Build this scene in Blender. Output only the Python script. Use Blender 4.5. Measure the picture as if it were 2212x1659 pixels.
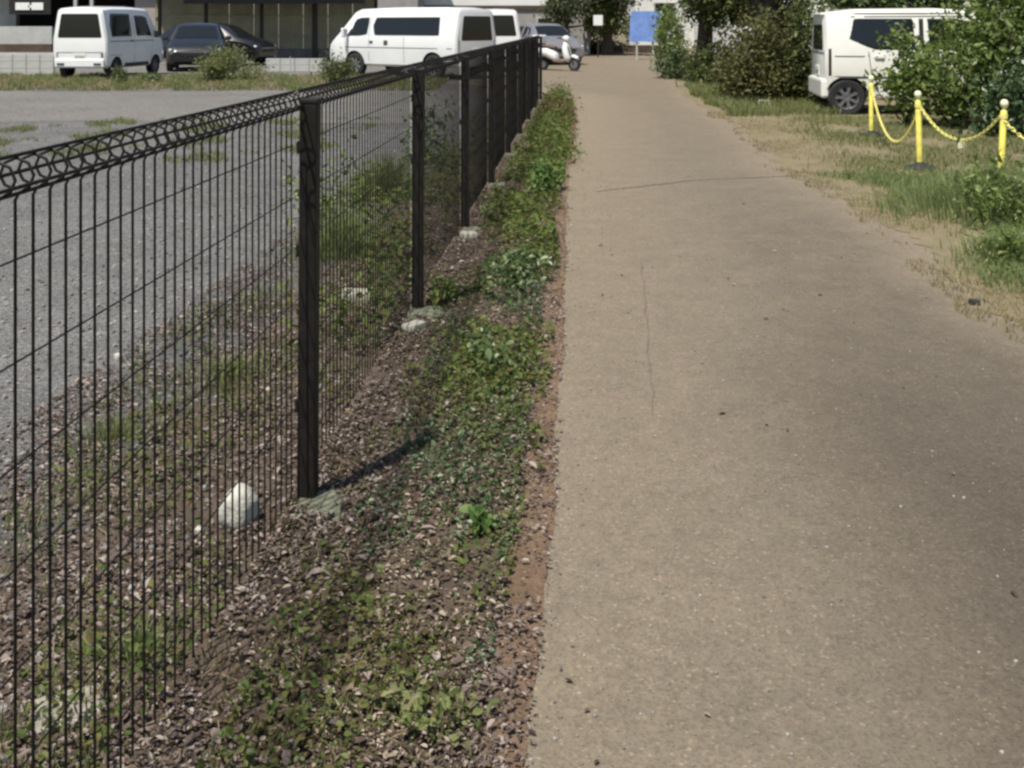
import bpy, bmesh, math, random
import numpy as np
from mathutils import Vector, Matrix
R = math.radians
random.seed(7); rng = np.random.default_rng(7)
sc = bpy.context.scene
for o in list(bpy.data.objects): bpy.data.objects.remove(o)
col = sc.collection

# ------------------------------------------------------------------ camera, sky, sun, exposure
CAMZ, F, CX, HY = 1.42, 2222.0, 1106.0, 53.0
cam = bpy.data.cameras.new('camera'); cam_o = bpy.data.objects.new('camera', cam); col.objects.link(cam_o)
cam_o.location = (0, 0, CAMZ); cam_o.rotation_euler = (R(90), 0, 0)
cam.sensor_width = 36; cam.lens = 36 * F / 2212; cam.shift_y = -(829.5 - HY) / 2212
cam.clip_start = 0.05; cam.clip_end = 2000
sc.camera = cam_o
SUN = Vector((-0.24, -0.36, 0.90)).normalized()
SUN_EL = math.asin(SUN.z); SUN_AZ = math.atan2(SUN.x, SUN.y)
w = bpy.data.worlds.new('World'); sc.world = w; w.use_nodes = True
wn = w.node_tree; bg = wn.nodes['Background']
sky = wn.nodes.new('ShaderNodeTexSky'); sky.sky_type = 'NISHITA'; sky.sun_disc = False
sky.sun_elevation = SUN_EL; sky.sun_rotation = SUN_AZ; sky.dust_density = 1.0; sky.air_density = 1.0
wn.links.new(sky.outputs[0], bg.inputs[0]); bg.inputs[1].default_value = 0.092
sl = bpy.data.lights.new('sun', 'SUN'); sl.energy = 5.0; sl.angle = R(0.9); sl.color = (1, .95, .86)
so = bpy.data.objects.new('sun', sl); col.objects.link(so)
so.rotation_euler = SUN.to_track_quat('Z', 'Y').to_euler(); so.location = (-8, -6, 18)
sc.view_settings.view_transform = 'Standard'; sc.view_settings.look = 'None'
sc.view_settings.exposure = 0.30; sc.view_settings.gamma = 1
sc.render.engine = 'CYCLES'
sc.cycles.use_denoising = True
sc.cycles.pixel_filter_type = 'BLACKMAN_HARRIS'; sc.cycles.filter_width = 2.7
sc.cycles.max_bounces = 6; sc.cycles.transparent_max_bounces = 6

# ------------------------------------------------------------------ helpers
def G(xd, yd, z=0.0):
    """ground point seen at photo position (2212-wide copy of the photo)"""
    Y = (CAMZ - z) * F / (yd - HY)
    return Vector(((xd - CX) / F * Y, Y, z))
def XA(xd, Y): return (xd - CX) / F * Y
def ZA(yd, Y): return CAMZ - (yd - HY) / F * Y

def tag(o, label=None, cat=None, group=None, kind=None):
    if label: o['label'] = label
    if cat: o['category'] = cat
    if group: o['group'] = group
    if kind: o['kind'] = kind
    return o
def empty(name, loc=(0, 0, 0), rz=0.0):
    o = bpy.data.objects.new(name, None); col.objects.link(o)
    o.location = loc; o.rotation_euler = (0, 0, rz); o.empty_display_size = .2
    return o
def link(name, me, m=None, parent=None, smooth=None):
    if m is not None:
        for mm in (m if isinstance(m, (list, tuple)) else [m]): me.materials.append(mm)
    if smooth:
        me.shade_smooth(); me.set_sharp_from_angle(angle=R(smooth))
    o = bpy.data.objects.new(name, me); col.objects.link(o)
    if parent: o.parent = parent
    return o
def mesh(name, v, f, m=None, parent=None, smooth=None):
    me = bpy.data.meshes.new(name); me.from_pydata([tuple(p) for p in v], [], [tuple(q) for q in f]); me.update()
    return link(name, me, m, parent, smooth)

class MB:
    def __init__(s): s.v = []; s.f = []
    def add(s, v, f):
        n = len(s.v); s.v += [tuple(p) for p in v]; s.f += [tuple(i + n for i in q) for q in f]; return s
    def box(s, c, d, rz=0, M=None):
        x, y, z = [k / 2 for k in d]; P = []
        for sx, sy, sz in ((-1,-1,-1),(1,-1,-1),(1,1,-1),(-1,1,-1),(-1,-1,1),(1,-1,1),(1,1,1),(-1,1,1)):
            p = Vector((sx*x, sy*y, sz*z))
            if rz: p = Matrix.Rotation(rz, 3, 'Z') @ p
            if M: p = M @ p
            P.append(p + Vector(c))
        return s.add(P, [(0,3,2,1),(4,5,6,7),(0,1,5,4),(1,2,6,5),(2,3,7,6),(3,0,4,7)])
    def tube(s, pts, r, n=6, cap=True):
        pts = [Vector(p) for p in pts]
        rr = r if isinstance(r, (list, tuple)) else [r] * len(pts)
        up = None; V = []; Fc = []
        for i, p in enumerate(pts):
            t = (pts[min(i+1, len(pts)-1)] - pts[max(i-1, 0)]).normalized()
            if up is None:
                up = t.orthogonal().normalized()
            else:
                up = (up - t * up.dot(t)); up = up.normalized() if up.length > 1e-5 else t.orthogonal().normalized()
            b = t.cross(up)
            for k in range(n):
                a = 2 * math.pi * k / n
                V.append(p + (up * math.cos(a) + b * math.sin(a)) * rr[i])
        for i in range(len(pts) - 1):
            for k in range(n):
                k2 = (k + 1) % n
                Fc.append((i*n+k, i*n+k2, (i+1)*n+k2, (i+1)*n+k))
        if cap:
            Fc.append(tuple(reversed(range(n)))); Fc.append(tuple(range((len(pts)-1)*n, len(pts)*n)))
        return s.add(V, Fc)
    def lathe(s, prof, n=20, axis='Z', c=(0, 0, 0)):
        V = []; Fc = []
        for (r, h) in prof:
            for k in range(n):
                a = 2 * math.pi * k / n
                p = (r*math.cos(a), r*math.sin(a), h)
                if axis == 'Y': p = (p[0], h, p[1])
                V.append((p[0]+c[0], p[1]+c[1], p[2]+c[2]))
        for i in range(len(prof) - 1):
            for k in range(n):
                k2 = (k+1) % n; q = (i*n+k, i*n+k2, (i+1)*n+k2, (i+1)*n+k)
                Fc.append(q if axis == 'Z' else q[::-1])
        return s.add(V, Fc)
    def build(s, name, m, parent=None, smooth=None): return mesh(name, s.v, s.f, m, parent, smooth)
def bevel(o, wd=.01, seg=2):
    b = o.modifiers.new('bevel', 'BEVEL'); b.width = wd; b.segments = seg; b.limit_method = 'ANGLE'; return o
def box(name, c, d, m, parent=None, bev=0, rz=0):
    o = MB().box(c, d, rz).build(name, m, parent)
    if bev: bevel(o, bev)
    return o

# ------------------------------------------------------------------ materials
def newmat(name):
    m = bpy.data.materials.new(name); m.use_nodes = True
    return m, m.node_tree, m.node_tree.nodes['Principled BSDF']
def ramp(nt, stops, fac, interp='LINEAR'):
    r = nt.nodes.new('ShaderNodeValToRGB'); e = r.color_ramp; e.interpolation = interp
    while len(e.elements) < len(stops): e.elements.new(.5)
    for k, (p, c) in zip(e.elements, stops): k.position = p; k.color = (*c, 1) if len(c) == 3 else c
    nt.links.new(fac, r.inputs[0]); return r.outputs[0]
def noise(nt, scale, detail=4, rough=.55, coord=None, sc3=None):
    n = nt.nodes.new('ShaderNodeTexNoise'); n.inputs['Scale'].default_value = scale
    n.inputs['Detail'].default_value = detail; n.inputs['Roughness'].default_value = rough
    if coord is not None:
        if sc3:
            mp = nt.nodes.new('ShaderNodeMapping'); mp.inputs['Scale'].default_value = sc3
            nt.links.new(coord, mp.inputs[0]); coord = mp.outputs[0]
        nt.links.new(coord, n.inputs['Vector'])
    return n.outputs['Fac']
def mixc(nt, fac, a, b, mode='MIX'):
    m = nt.nodes.new('ShaderNodeMix'); m.data_type = 'RGBA'; m.blend_type = mode
    for k, x in ((0, fac), (6, a), (7, b)):
        if hasattr(x, 'is_linked') or hasattr(x, 'links'): nt.links.new(x, m.inputs[k])
        elif k == 0: m.inputs[0].default_value = x
        else: m.inputs[k].default_value = (*x, 1)
    return m.outputs[2]
def objc(nt): return nt.nodes.new('ShaderNodeTexCoord').outputs['Object']
def bump(nt, b, h, strength=.4, dist=.01):
    n = nt.nodes.new('ShaderNodeBump'); n.inputs['Strength'].default_value = strength; n.inputs['Distance'].default_value = dist
    nt.links.new(h, n.inputs['Height']); nt.links.new(n.outputs[0], b.inputs['Normal'])
def plain(name, c, rough=.6, metal=0, var=.25, scale=6, coat=0, bmp=0):
    m, nt, b = newmat(name); co = objc(nt)
    f = noise(nt, scale, 5, .6, co)
    lo = tuple(max(0, x*(1-var)) for x in c); hi = tuple(min(1, x*(1+var)) for x in c)
    nt.links.new(ramp(nt, [(.3, lo), (.7, hi)], f), b.inputs['Base Color'])
    b.inputs['Roughness'].default_value = rough; b.inputs['Metallic'].default_value = metal
    if coat: b.inputs['Coat Weight'].default_value = coat; b.inputs['Coat Roughness'].default_value = .08
    if bmp: bump(nt, b, noise(nt, scale*6, 4, .6, co), bmp, .01)
    return m
def leafmat(name, cols, trans=.3, rough=.55, spec=.3):
    m, nt, b = newmat(name)
    g = nt.nodes.new('ShaderNodeNewGeometry')
    n = len(cols)
    c = ramp(nt, [(i/(n-1) if n > 1 else 0, k) for i, k in enumerate(cols)], g.outputs['Random Per Island'])
    nt.links.new(c, b.inputs['Base Color']); b.inputs['Roughness'].default_value = rough
    b.inputs['Specular IOR Level'].default_value = spec
    t = nt.nodes.new('ShaderNodeBsdfTranslucent'); nt.links.new(c, t.inputs[0])
    mx = nt.nodes.new('ShaderNodeMixShader'); mx.inputs[0].default_value = trans
    nt.links.new(b.outputs[0], mx.inputs[1]); nt.links.new(t.outputs[0], mx.inputs[2])
    nt.links.new(mx.outputs[0], nt.nodes['Material Output'].inputs[0])
    return m

def path_material():
    m, nt, b = newmat('worn_pavement'); co = objc(nt)
    big = noise(nt, .5, 3, .5, co, (1, .45, 1)); mid = noise(nt, 2.2, 5, .6, co); fine = noise(nt, 60, 5, .7, co)
    c = ramp(nt, [(.30, (.130, .111, .085)), (.5, (.150, .128, .098)), (.70, (.172, .147, .112))], big)
    c2 = ramp(nt, [(.25, (.118, .10, .078)), (.5, (.15, .128, .10)), (.75, (.195, .167, .13))], mid)
    c = mixc(nt, .30, c, c2)
    at = nt.nodes.new('ShaderNodeAttribute'); at.attribute_name = 'dust'
    dn = nt.nodes.new('ShaderNodeMath'); dn.operation = 'MULTIPLY_ADD'; nt.links.new(noise(nt, 3.5, 6, .65, co), dn.inputs[0]); dn.inputs[1].default_value = .9; dn.inputs[2].default_value = -.45
    da = nt.nodes.new('ShaderNodeMath'); da.operation = 'ADD'; da.use_clamp = True; nt.links.new(dn.outputs[0], da.inputs[0]); nt.links.new(at.outputs['Fac'], da.inputs[1])
    dm = nt.nodes.new('ShaderNodeMath'); dm.operation = 'MULTIPLY'; nt.links.new(da.outputs[0], dm.inputs[0]); dm.inputs[1].default_value = .9
    c = mixc(nt, dm.outputs[0], c, (.245, .205, .150))
    aw = nt.nodes.new('ShaderNodeAttribute'); aw.attribute_name = 'near_right_dark'
    c = mixc(nt, aw.outputs['Fac'], c, (.075, .062, .049))  # darkens the path colour towards the near right
    sp = nt.nodes.new('ShaderNodeTexVoronoi'); sp.inputs['Scale'].default_value = 150; nt.links.new(co, sp.inputs['Vector'])
    wn_ = nt.nodes.new('ShaderNodeTexWhiteNoise'); nt.links.new(sp.outputs['Position'], wn_.inputs['Vector'])
    spk = ramp(nt, [(0, (.72, .72, .72)), (.5, (1, 1, 1)), (.95, (1.06, 1.05, 1.04)), (1, (1.7, 1.66, 1.58))], wn_.outputs['Value'])
    c = mixc(nt, .75, c, spk, 'MULTIPLY')
    c = mixc(nt, .5, c, ramp(nt, [(.3, (.66, .66, .66)), (.7, (1.25, 1.25, 1.25))], fine), 'MULTIPLY')
    c = mixc(nt, .5, c, ramp(nt, [(.3, (.86, .85, .84)), (.7, (1.12, 1.12, 1.12))], noise(nt, 16, 4, .6, co)), 'MULTIPLY')
    c = mixc(nt, 1.0, c, (.93, .915, .885), 'MULTIPLY')
    nt.links.new(c, b.inputs['Base Color']); b.inputs['Roughness'].default_value = .92; b.inputs['Specular IOR Level'].default_value = .2
    bump(nt, b, sp.outputs['Distance'], .25, .006)
    return m
def ground_material(name, stops, bigscale=.6, midscale=6, fine=70, bmp=.6, speck=None):
    m, nt, b = newmat(name); co = objc(nt)
    f1 = noise(nt, bigscale, 4, .6, co); f2 = noise(nt, midscale, 6, .7, co); f3 = noise(nt, fine, 5, .75, co)
    c = mixc(nt, .5, ramp(nt, stops, f1), ramp(nt, stops, f2))
    c = mixc(nt, .7, c, ramp(nt, [(.3, (.55, .53, .5)), (.7, (1.35, 1.35, 1.35))], f3), 'MULTIPLY')
    if speck:
        v = nt.nodes.new('ShaderNodeTexVoronoi'); v.inputs['Scale'].default_value = speck; nt.links.new(co, v.inputs['Vector'])
        wn_ = nt.nodes.new('ShaderNodeTexWhiteNoise'); nt.links.new(v.outputs['Position'], wn_.inputs['Vector'])
        c = mixc(nt, .8, c, ramp(nt, [(0, (.5, .48, .46)), (.6, (1, 1, 1)), (1, (1.6, 1.55, 1.5))], wn_.outputs['Value']), 'MULTIPLY')
        bump(nt, b, v.outputs['Distance'], .5, .015)
    else:
        bump(nt, b, f3, bmp, .02)
    nt.links.new(c, b.inputs['Base Color']); b.inputs['Roughness'].default_value = .95; b.inputs['Specular IOR Level'].default_value = .15
    return m

M = {}
M['path'] = path_material()
M['ground'] = ground_material('dry_earth', [(.3, (.10, .085, .05)), (.5, (.19, .155, .10)), (.7, (.26, .215, .15))], .35, 5, 60)
M['apron'] = ground_material('tan_dirt', [(.28, (.12, .11, .05)), (.42, (.18, .152, .085)), (.6, (.235, .198, .125)), (.75, (.26, .218, .145))], .8, 5, 60)
def verge_material():
    m, nt, b = newmat('verge_ground'); co = objc(nt)
    def tone(stops, k): return mixc(nt, .5, ramp(nt, stops, noise(nt, 1.6, 4, .6, co)), ramp(nt, stops, noise(nt, k, 6, .7, co)))
    soil = tone([(.3, (.07, .054, .042)), (.5, (.14, .106, .08)), (.7, (.20, .152, .115))], 9)
    red = tone([(.3, (.15, .095, .06)), (.5, (.225, .152, .10)), (.7, (.29, .21, .145))], 12)
    grey = tone([(.3, (.10, .099, .095)), (.5, (.14, .139, .136)), (.7, (.185, .183, .18))], 30)
    def fac(name, k):
        a = nt.nodes.new('ShaderNodeAttribute'); a.attribute_name = name
        q = nt.nodes.new('ShaderNodeMath'); q.operation = 'MULTIPLY_ADD'; nt.links.new(noise(nt, k, 6, .7, co), q.inputs[0]); q.inputs[1].default_value = 2.0; q.inputs[2].default_value = -1.0
        r = nt.nodes.new('ShaderNodeMath'); r.operation = 'ADD'; nt.links.new(a.outputs['Fac'], r.inputs[0]); nt.links.new(q.outputs[0], r.inputs[1])
        return ramp(nt, [(.35, (0, 0, 0)), (.65, (1, 1, 1))], r.outputs[0])
    c = mixc(nt, fac('red', 14), soil, red); c = mixc(nt, fac('grey', 5), c, grey)
    f3 = noise(nt, 65, 5, .75, co)
    c = mixc(nt, .7, c, ramp(nt, [(.3, (.55, .53, .5)), (.7, (1.35, 1.35, 1.35))], f3), 'MULTIPLY')
    bump(nt, b, f3, .9, .02); nt.links.new(c, b.inputs['Base Color']); b.inputs['Roughness'].default_value = .95; b.inputs['Specular IOR Level'].default_value = .15
    return m
M['lot'] = ground_material('grey_gravel', [(.3, (.10, .099, .095)), (.5, (.14, .139, .136)), (.7, (.185, .183, .18))], .5, 4, 50, .6, 95)
M['lane'] = ground_material('grey_asphalt', [(.3, (.13, .127, .118)), (.5, (.165, .161, .151)), (.7, (.205, .198, .183))], .4, 3, 40, .3, 60)
M['joint'] = plain('dark_joint', (.118, .098, .074), .95, var=.4, scale=20)
M['fence'] = plain('dark_brown_coating', (.013, .0108, .0085), .6, var=.4, scale=30)
M['fence'].node_tree.nodes['Principled BSDF'].inputs['Specular IOR Level'].default_value = .25
M['concrete'] = plain('weathered_concrete', (.36, .345, .28), .9, var=.35, scale=14, bmp=.6)
M['whitestone'] = plain('whitish_stone', (.46, .45, .385), .9, var=.25, scale=14, bmp=.6)
M['tan_stone'] = plain('tan_stone', (.30, .27, .225), .95, var=.4, scale=14, bmp=1)
M['moss'] = plain('mossy_concrete', (.17, .175, .115), .95, var=.5, scale=22, bmp=1)
M['stone'] = plain('pale_stone', (.36, .345, .275), .9, var=.3, scale=18, bmp=.7)
M['yellow'] = plain('yellow_plastic', (.72, .63, .12), .55, var=.28, scale=12)
M['ychain'] = plain('pale_yellow_plastic', (.78, .72, .22), .5, var=.15, scale=20)
M['palecap'] = plain('pale_cream_plastic', (.80, .77, .50), .45, var=.1)
M['black_rubber'] = plain('black_rubber', (.02, .02, .02), .75, var=.3)
M['tyre'] = plain('tyre_rubber', (.018, .018, .019), .8, var=.3, scale=12)
M['rim'] = plain('alloy_rim', (.26, .26, .28), .35, .6, var=.2)
M['steelrim'] = plain('steel_rim', (.20, .20, .21), .5, .4, var=.2)
M['arch'] = plain('wheel_arch_black', (.01, .01, .01), .9)
M['white'] = plain('white_car_paint', (.78, .78, .76), .35, var=.04, scale=2, coat=.5)
M['cream'] = plain('cream_white_car_paint', (.80, .79, .72), .38, var=.05, scale=2, coat=.5)
M['dgrey'] = plain('dark_grey_car_paint', (.015, .015, .017), .32, .2, var=.1, coat=.6)
M['black'] = plain('black_car_paint', (.012, .012, .014), .25, .1, var=.1, coat=.8)
M['grey'] = plain('grey_car_paint', (.22, .215, .22), .35, .25, var=.1, coat=.5)
M['trim'] = plain('black_trim', (.016, .016, .017), .5)
M['seam'] = plain('panel_gap', (.06, .06, .058), .7)
M['redlight'] = plain('red_lens', (.16, .03, .028), .25)
M['smoke'] = plain('smoked_lens', (.05, .035, .035), .25)
M['clearlight'] = plain('clear_lens', (.70, .70, .68), .15)
M['plate'] = plain('plate_white', (.72, .72, .66), .5, var=.05)
M['plateink'] = plain('plate_ink', (.05, .12, .07), .6)
M['chrome'] = plain('chrome', (.6, .6, .6), .2, .9, var=.05)
m, nt, b = newmat('tinted_glass'); b.inputs['Base Color'].default_value = (.012, .014, .014, 1); b.inputs['Roughness'].default_value = .06
b.inputs['Specular IOR Level'].default_value = .5; M['glass'] = m
M['bark'] = plain('bark', (.055, .042, .032), .95, var=.5, scale=14, bmp=1)
M['stem'] = plain('green_stem', (.09, .11, .04), .7, var=.3)
M['drystem'] = plain('dry_stem', (.20, .15, .09), .8, var=.3)
M['hedge'] = leafmat('dark_olive_leaves', [(.035, .052, .014), (.07, .095, .026), (.12, .145, .042), (.22, .24, .10)], .32)
M['hedge_brown'] = leafmat('brown_olive_leaves', [(.045, .05, .016), (.09, .095, .03), (.15, .16, .05), (.11, .085, .036)], .32)
M['shrub'] = leafmat('mid_green_leaves', [(.04, .065, .02), (.075, .115, .034), (.12, .17, .055), (.25, .30, .16)], .32, .38, .5)
M['ivy'] = leafmat('blue_green_leaves', [(.022, .048, .016), (.045, .085, .028), (.08, .13, .05), (.17, .22, .11)], .3, .42, .5)
M['bright'] = leafmat('bright_green_leaves', [(.05, .10, .022), (.085, .155, .035), (.13, .21, .055), (.20, .26, .10)], .35)
M['olive'] = leafmat('olive_leaves', [(.06, .06, .018), (.11, .10, .03), (.16, .14, .05), (.12, .075, .035)], .35)
M['pale_leaf'] = leafmat('pale_green_leaves', [(.05, .07, .03), (.10, .125, .055), (.17, .19, .10), (.035, .05, .02)], .3)
M['grass'] = leafmat('grass_blades', [(.10, .125, .035), (.18, .215, .07), (.25, .28, .11), (.34, .31, .17)], .45)
M['greengrass'] = leafmat('fresh_grass_blades', [(.11, .15, .045), (.18, .235, .08), (.26, .32, .12), (.36, .38, .20)], .45)
M['yellowgreen'] = leafmat('yellow_green_leaves', [(.065, .10, .02), (.12, .175, .038), (.19, .25, .06), (.32, .37, .15)], .42, .42, .45)  # brighter yellow-green leaves, tone varied per leaf
M['vergeleaf'] = leafmat('verge_leaves', [(.065, .10, .02), (.12, .17, .035), (.18, .22, .055), (.14, .11, .04), (.09, .17, .035)], .42)
M['weedmix'] = leafmat('mixed_small_leaves', [(.055, .085, .018), (.10, .14, .032), (.16, .185, .05), (.14, .10, .042), (.08, .14, .032)], .38)
M['drygrass'] = leafmat('dry_grass_blades', [(.22, .19, .085), (.31, .26, .13), (.40, .33, .19), (.16, .16, .06)], .35)
M['litter'] = leafmat('fallen_leaves', [(.035, .026, .019), (.08, .058, .042), (.145, .107, .08), (.22, .168, .13), (.42, .35, .28), (.11, .098, .042), (.055, .04, .029), (.10, .07, .05)], .12, .8, .15)
M['pink_litter'] = leafmat('pinkish_fallen_leaves', [(.045, .034, .028), (.12, .091, .076), (.195, .153, .132), (.40, .335, .295), (.075, .054, .044), (.13, .095, .075)], .12, .8, .15)
M['gravel'] = leafmat('loose_gravel', [(.08, .075, .07), (.15, .142, .135), (.22, .212, .20), (.33, .315, .295), (.14, .10, .085)], 0, .9, .2)
M['wall_khaki'] = plain('khaki_sheet_metal', (.31, .295, .20), .6, var=.18, scale=1.5)
M['wall_dark'] = plain('dark_recess', (.012, .011, .010), .8)
M['beam'] = plain('dark_brown_steel', (.022, .016, .013), .6)
M['wall_grey'] = plain('grey_render', (.30, .29, .275), .9, var=.18, scale=2, bmp=.2)
M['wall_pink'] = plain('pinkish_render', (.34, .30, .275), .9, var=.15, scale=1, bmp=.2)
M['wall_white'] = plain('white_render', (.74, .74, .70), .85, var=.08, scale=1)
M['wall_pale'] = plain('pale_grey_panel', (.42, .42, .39), .8, var=.15, scale=2)
M['brownstrip'] = plain('brown_timber', (.075, .05, .035), .8, var=.3, scale=3)
M['basewall'] = plain('grey_retaining_concrete', (.17, .165, .155), .9, var=.25, scale=2, bmp=.3)
M['roof'] = plain('grey_roof_tiles', (.11, .11, .115), .7, var=.2, scale=4)
M['blue'] = plain('blue_sign_paint', (.16, .27, .60), .6, var=.25, scale=3)
M['paleblue'] = plain('pale_blue_frame', (.40, .52, .60), .5)
M['signwhite'] = plain('sign_white', (.80, .80, .76), .6, var=.05)
M['brownplastic'] = plain('brown_seat_vinyl', (.10, .065, .045), .6)

# ------------------------------------------------------------------ leaf / blade geometry
def leaves(P, size, normal=None, flat=0.0, aspect=1.8, curl=.25):
    """one folded oval leaf (2 quads, 6 verts) at every row of P"""
    n = len(P); size = np.broadcast_to(size, n) * np.clip(np.exp(rng.normal(-.08, .42, n)), .35, 1.8)
    d = rng.normal(size=(n, 3)); d[:, 2] *= (1 - flat)
    d /= np.linalg.norm(d, axis=1)[:, None] + 1e-9
    up = rng.normal(size=(n, 3)) * (1 - flat * .75); up[:, 2] += 1.0 + flat
    if normal is not None: up += normal * 1.5
    s = np.cross(d, up); s /= np.linalg.norm(s, axis=1)[:, None] + 1e-9
    u = np.cross(s, d)
    L = size[:, None]; W = L / aspect
    base = P - d*L*.5; tip = P + d*L*.5 - u*L*curl*.4
    f = u*L*curl*.35
    a1 = P - d*L*.24 + s*W*.42 + f*.8; a2 = P + d*L*.16 + s*W*.40 + f*.7; b1 = P - d*L*.24 - s*W*.42 + f*.8; b2 = P + d*L*.16 - s*W*.40 + f*.7
    V = np.stack([base, a1, a2, tip, b2, b1], 1).reshape(-1, 3)
    i = np.arange(n) * 6
    Fc = np.concatenate([np.stack([i, i+1, i+2, i+3], 1), np.stack([i, i+3, i+4, i+5], 1)])
    return V, Fc
def blades(P, h, wd, lean=.5, dirs=None):
    n = len(P); h = np.broadcast_to(h, n) * rng.uniform(.5, 1.25, n)
    a = rng.uniform(0, 2*np.pi, n); o = np.stack([np.cos(a), np.sin(a), np.zeros(n)], 1)
    if dirs is not None: o = o*.5 + dirs; o /= np.linalg.norm(o, axis=1)[:, None] + 1e-9
    a2 = rng.uniform(0, 2*np.pi, n); s = np.stack([np.cos(a2), np.sin(a2), np.zeros(n)], 1) * wd * .5
    ln = rng.uniform(.1, 1, n)[:, None] * lean; H = h[:, None]; up = np.array([0, 0, 1.0])
    p1 = P + up*H*.55 + o*H*ln*.35; p2 = P + up*H*(1 - .35*ln) + o*H*ln
    V = np.stack([P - s, P + s, p1 + s*.8, p1 - s*.8, p2], 1).reshape(-1, 3)
    i = np.arange(n) * 5
    f4 = [tuple(q) for q in np.stack([i, i+1, i+2, i+3], 1)]; f3 = [tuple(q) for q in np.stack([i+3, i+2, i+4], 1)]
    return V, f4 + f3
def bigmesh(name, V, Fc, m, parent=None):
    me = bpy.data.meshes.new(name)
    Fl = Fc.tolist() if hasattr(Fc, 'tolist') else Fc
    me.from_pydata(V.tolist() if hasattr(V, 'tolist') else V, [], Fl); me.update()
    return link(name, me, m, parent)
def cloud(n, c, r, clumps=14, spread=.33, shell=.55, zmin=.0):
    """points in an uneven ellipsoid: clump centres towards the surface, leaves scattered round each"""
    c = np.array(c); r = np.array(r)
    d = rng.normal(size=(clumps, 3)); d /= np.linalg.norm(d, axis=1)[:, None]
    cc = d * (shell + (1 - shell) * rng.uniform(0, 1, (clumps, 1))) * .85
    wt = rng.uniform(.5, 1.5, clumps); wt /= wt.sum()
    k = rng.choice(clumps, n, p=wt)
    p = cc[k] + rng.normal(size=(n, 3)) * spread * rng.uniform(.5, 1.1, clumps)[k][:, None]
    p = p * r + c
    p[:, 2] = np.where(p[:, 2] < zmin, zmin + rng.uniform(0, .15, n) * r[2], p[:, 2])
    return p

def stems(mb, base, tips, r0, r1, n=5, wob=.12):
    for t in tips:
        b = Vector(base); t = Vector(t); pts = []
        for k in range(4):
            q = b.lerp(t, k/3)
            if 0 < k < 3: q += Vector(rng.normal(size=3)) * (t-b).length * wob * .5
            pts.append(q)
        mb.tube(pts, [r0 + (r1-r0)*k/3 for k in range(4)], n)
def bush(name, label, loc, rad, n, lsize, m, cat='bush', clumps=16, group=None, stem_r=.012, zc=.55, spread=.33, stem_m='bark', aspect=1.8):
    o = tag(empty(name, loc), label, cat, group)
    rad = np.array(rad); c = (0, 0, rad[2]*zc*1.0)
    P = cloud(n, c, rad, clumps, spread, zmin=.01)
    V, Fc = leaves(P, lsize, aspect=aspect); bigmesh('foliage', V, Fc, M[m], o)
    mb = MB(); tips = [tuple(cloud(1, c, rad*.8, 3)[0]) for _ in range(7)]
    stems(mb, (0, 0, -.02), tips, stem_r, stem_r*.35); mb.build('stem', M[stem_m], o, 60)
    return o
def tree(name, label, loc, th, tr, crowns, n, lsize, m, limbs=7, group=None, lean=(0, 0)):
    o = tag(empty(name, loc), label, 'tree', group)
    top = Vector((lean[0], lean[1], th)); mb = MB(); pts = []; rr = []
    for k in range(7):
        t = k/6; pts.append(Vector((lean[0]*t + .05*math.sin(3*t+loc[0]), lean[1]*t + .05*math.cos(4*t), th*t - .05))); rr.append(tr*(1.25 - .25*min(1, t*4)) * (1-.5*t))
    mb.tube(pts, rr, 10)
    for c, r in crowns:
        for k in range(limbs):
            st = pts[random.choice((3, 4, 5, 6))]; e = Vector(c) + Vector(rng.normal(size=3)) * .5 * Vector(r).length / 1.7
            stems(mb, st, [e], tr*.45, tr*.1, 5, .2)
    mb.build('trunk', M['bark'], o, 60)
    for (c, r) in crowns:
        P = cloud(n, c, r, 30, .22, .45, zmin=c[2]-r[2]*1.2); V, Fc = leaves(P, lsize); bigmesh('crown', V, Fc, M[m], o)
    return o
def tuft(name, label, loc, rad, h, n, m, group=None, wd=.006, lean=.6, cat='grass tuft'):
    rr = np.minimum(np.abs(rng.normal(0, .52, n)) * rad, rad*1.6); a = rng.uniform(0, 2*np.pi, n)
    P = np.stack([rr*np.cos(a), rr*np.sin(a), np.full(n, -.005)], 1)
    d = P / (rad + 1e-6); d[:, 2] = 0
    V, Fc = blades(P, h * np.clip(1.15 - .5*rr/rad, .35, 2), wd, lean, d)
    o = tag(empty(name, loc), label, cat, group); tag(bigmesh('blades', V, Fc, M[m], o), kind='stuff')
    return o

# ================================================================== SETTING
FX = lambda Y: -.602 + .0708 * (Y - 3.03)               # fence line
def smooth_noise(t, seed, sc_):
    return sum(math.sin(t*sc_*k + seed*k*1.7) / k for k in (1, 2.3, 4.1, 7.7))
def PX(Y):                                              # left edge of the path
    b = np.interp(Y, [-3, 1.96, 2.88, 4.88, 9.1, 16, 19.2, 21, 24, 60], [-.28, .035, .11, .245, .49, 1.02, 1.15, .8, -1.0, -1.5])
    return float(b) + .007*smooth_noise(Y, 1.3, 4) + .004*smooth_noise(Y, 4.2, 31)
def PR(Y):                                              # right edge of the path
    b = np.interp(Y, [-3, 2, 4.95, 6.3, 8.15, 9.95, 13.9, 20, 27, 36, 60], [2.1, 2.3, 2.45, 2.6, 2.78, 2.75, 3.2, 3.45, 4.3, 5.3, 7.0])
    return float(b) + .05*smooth_noise(Y, 2.1, 2.5) + .02*smooth_noise(Y, .2, 11)

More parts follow.
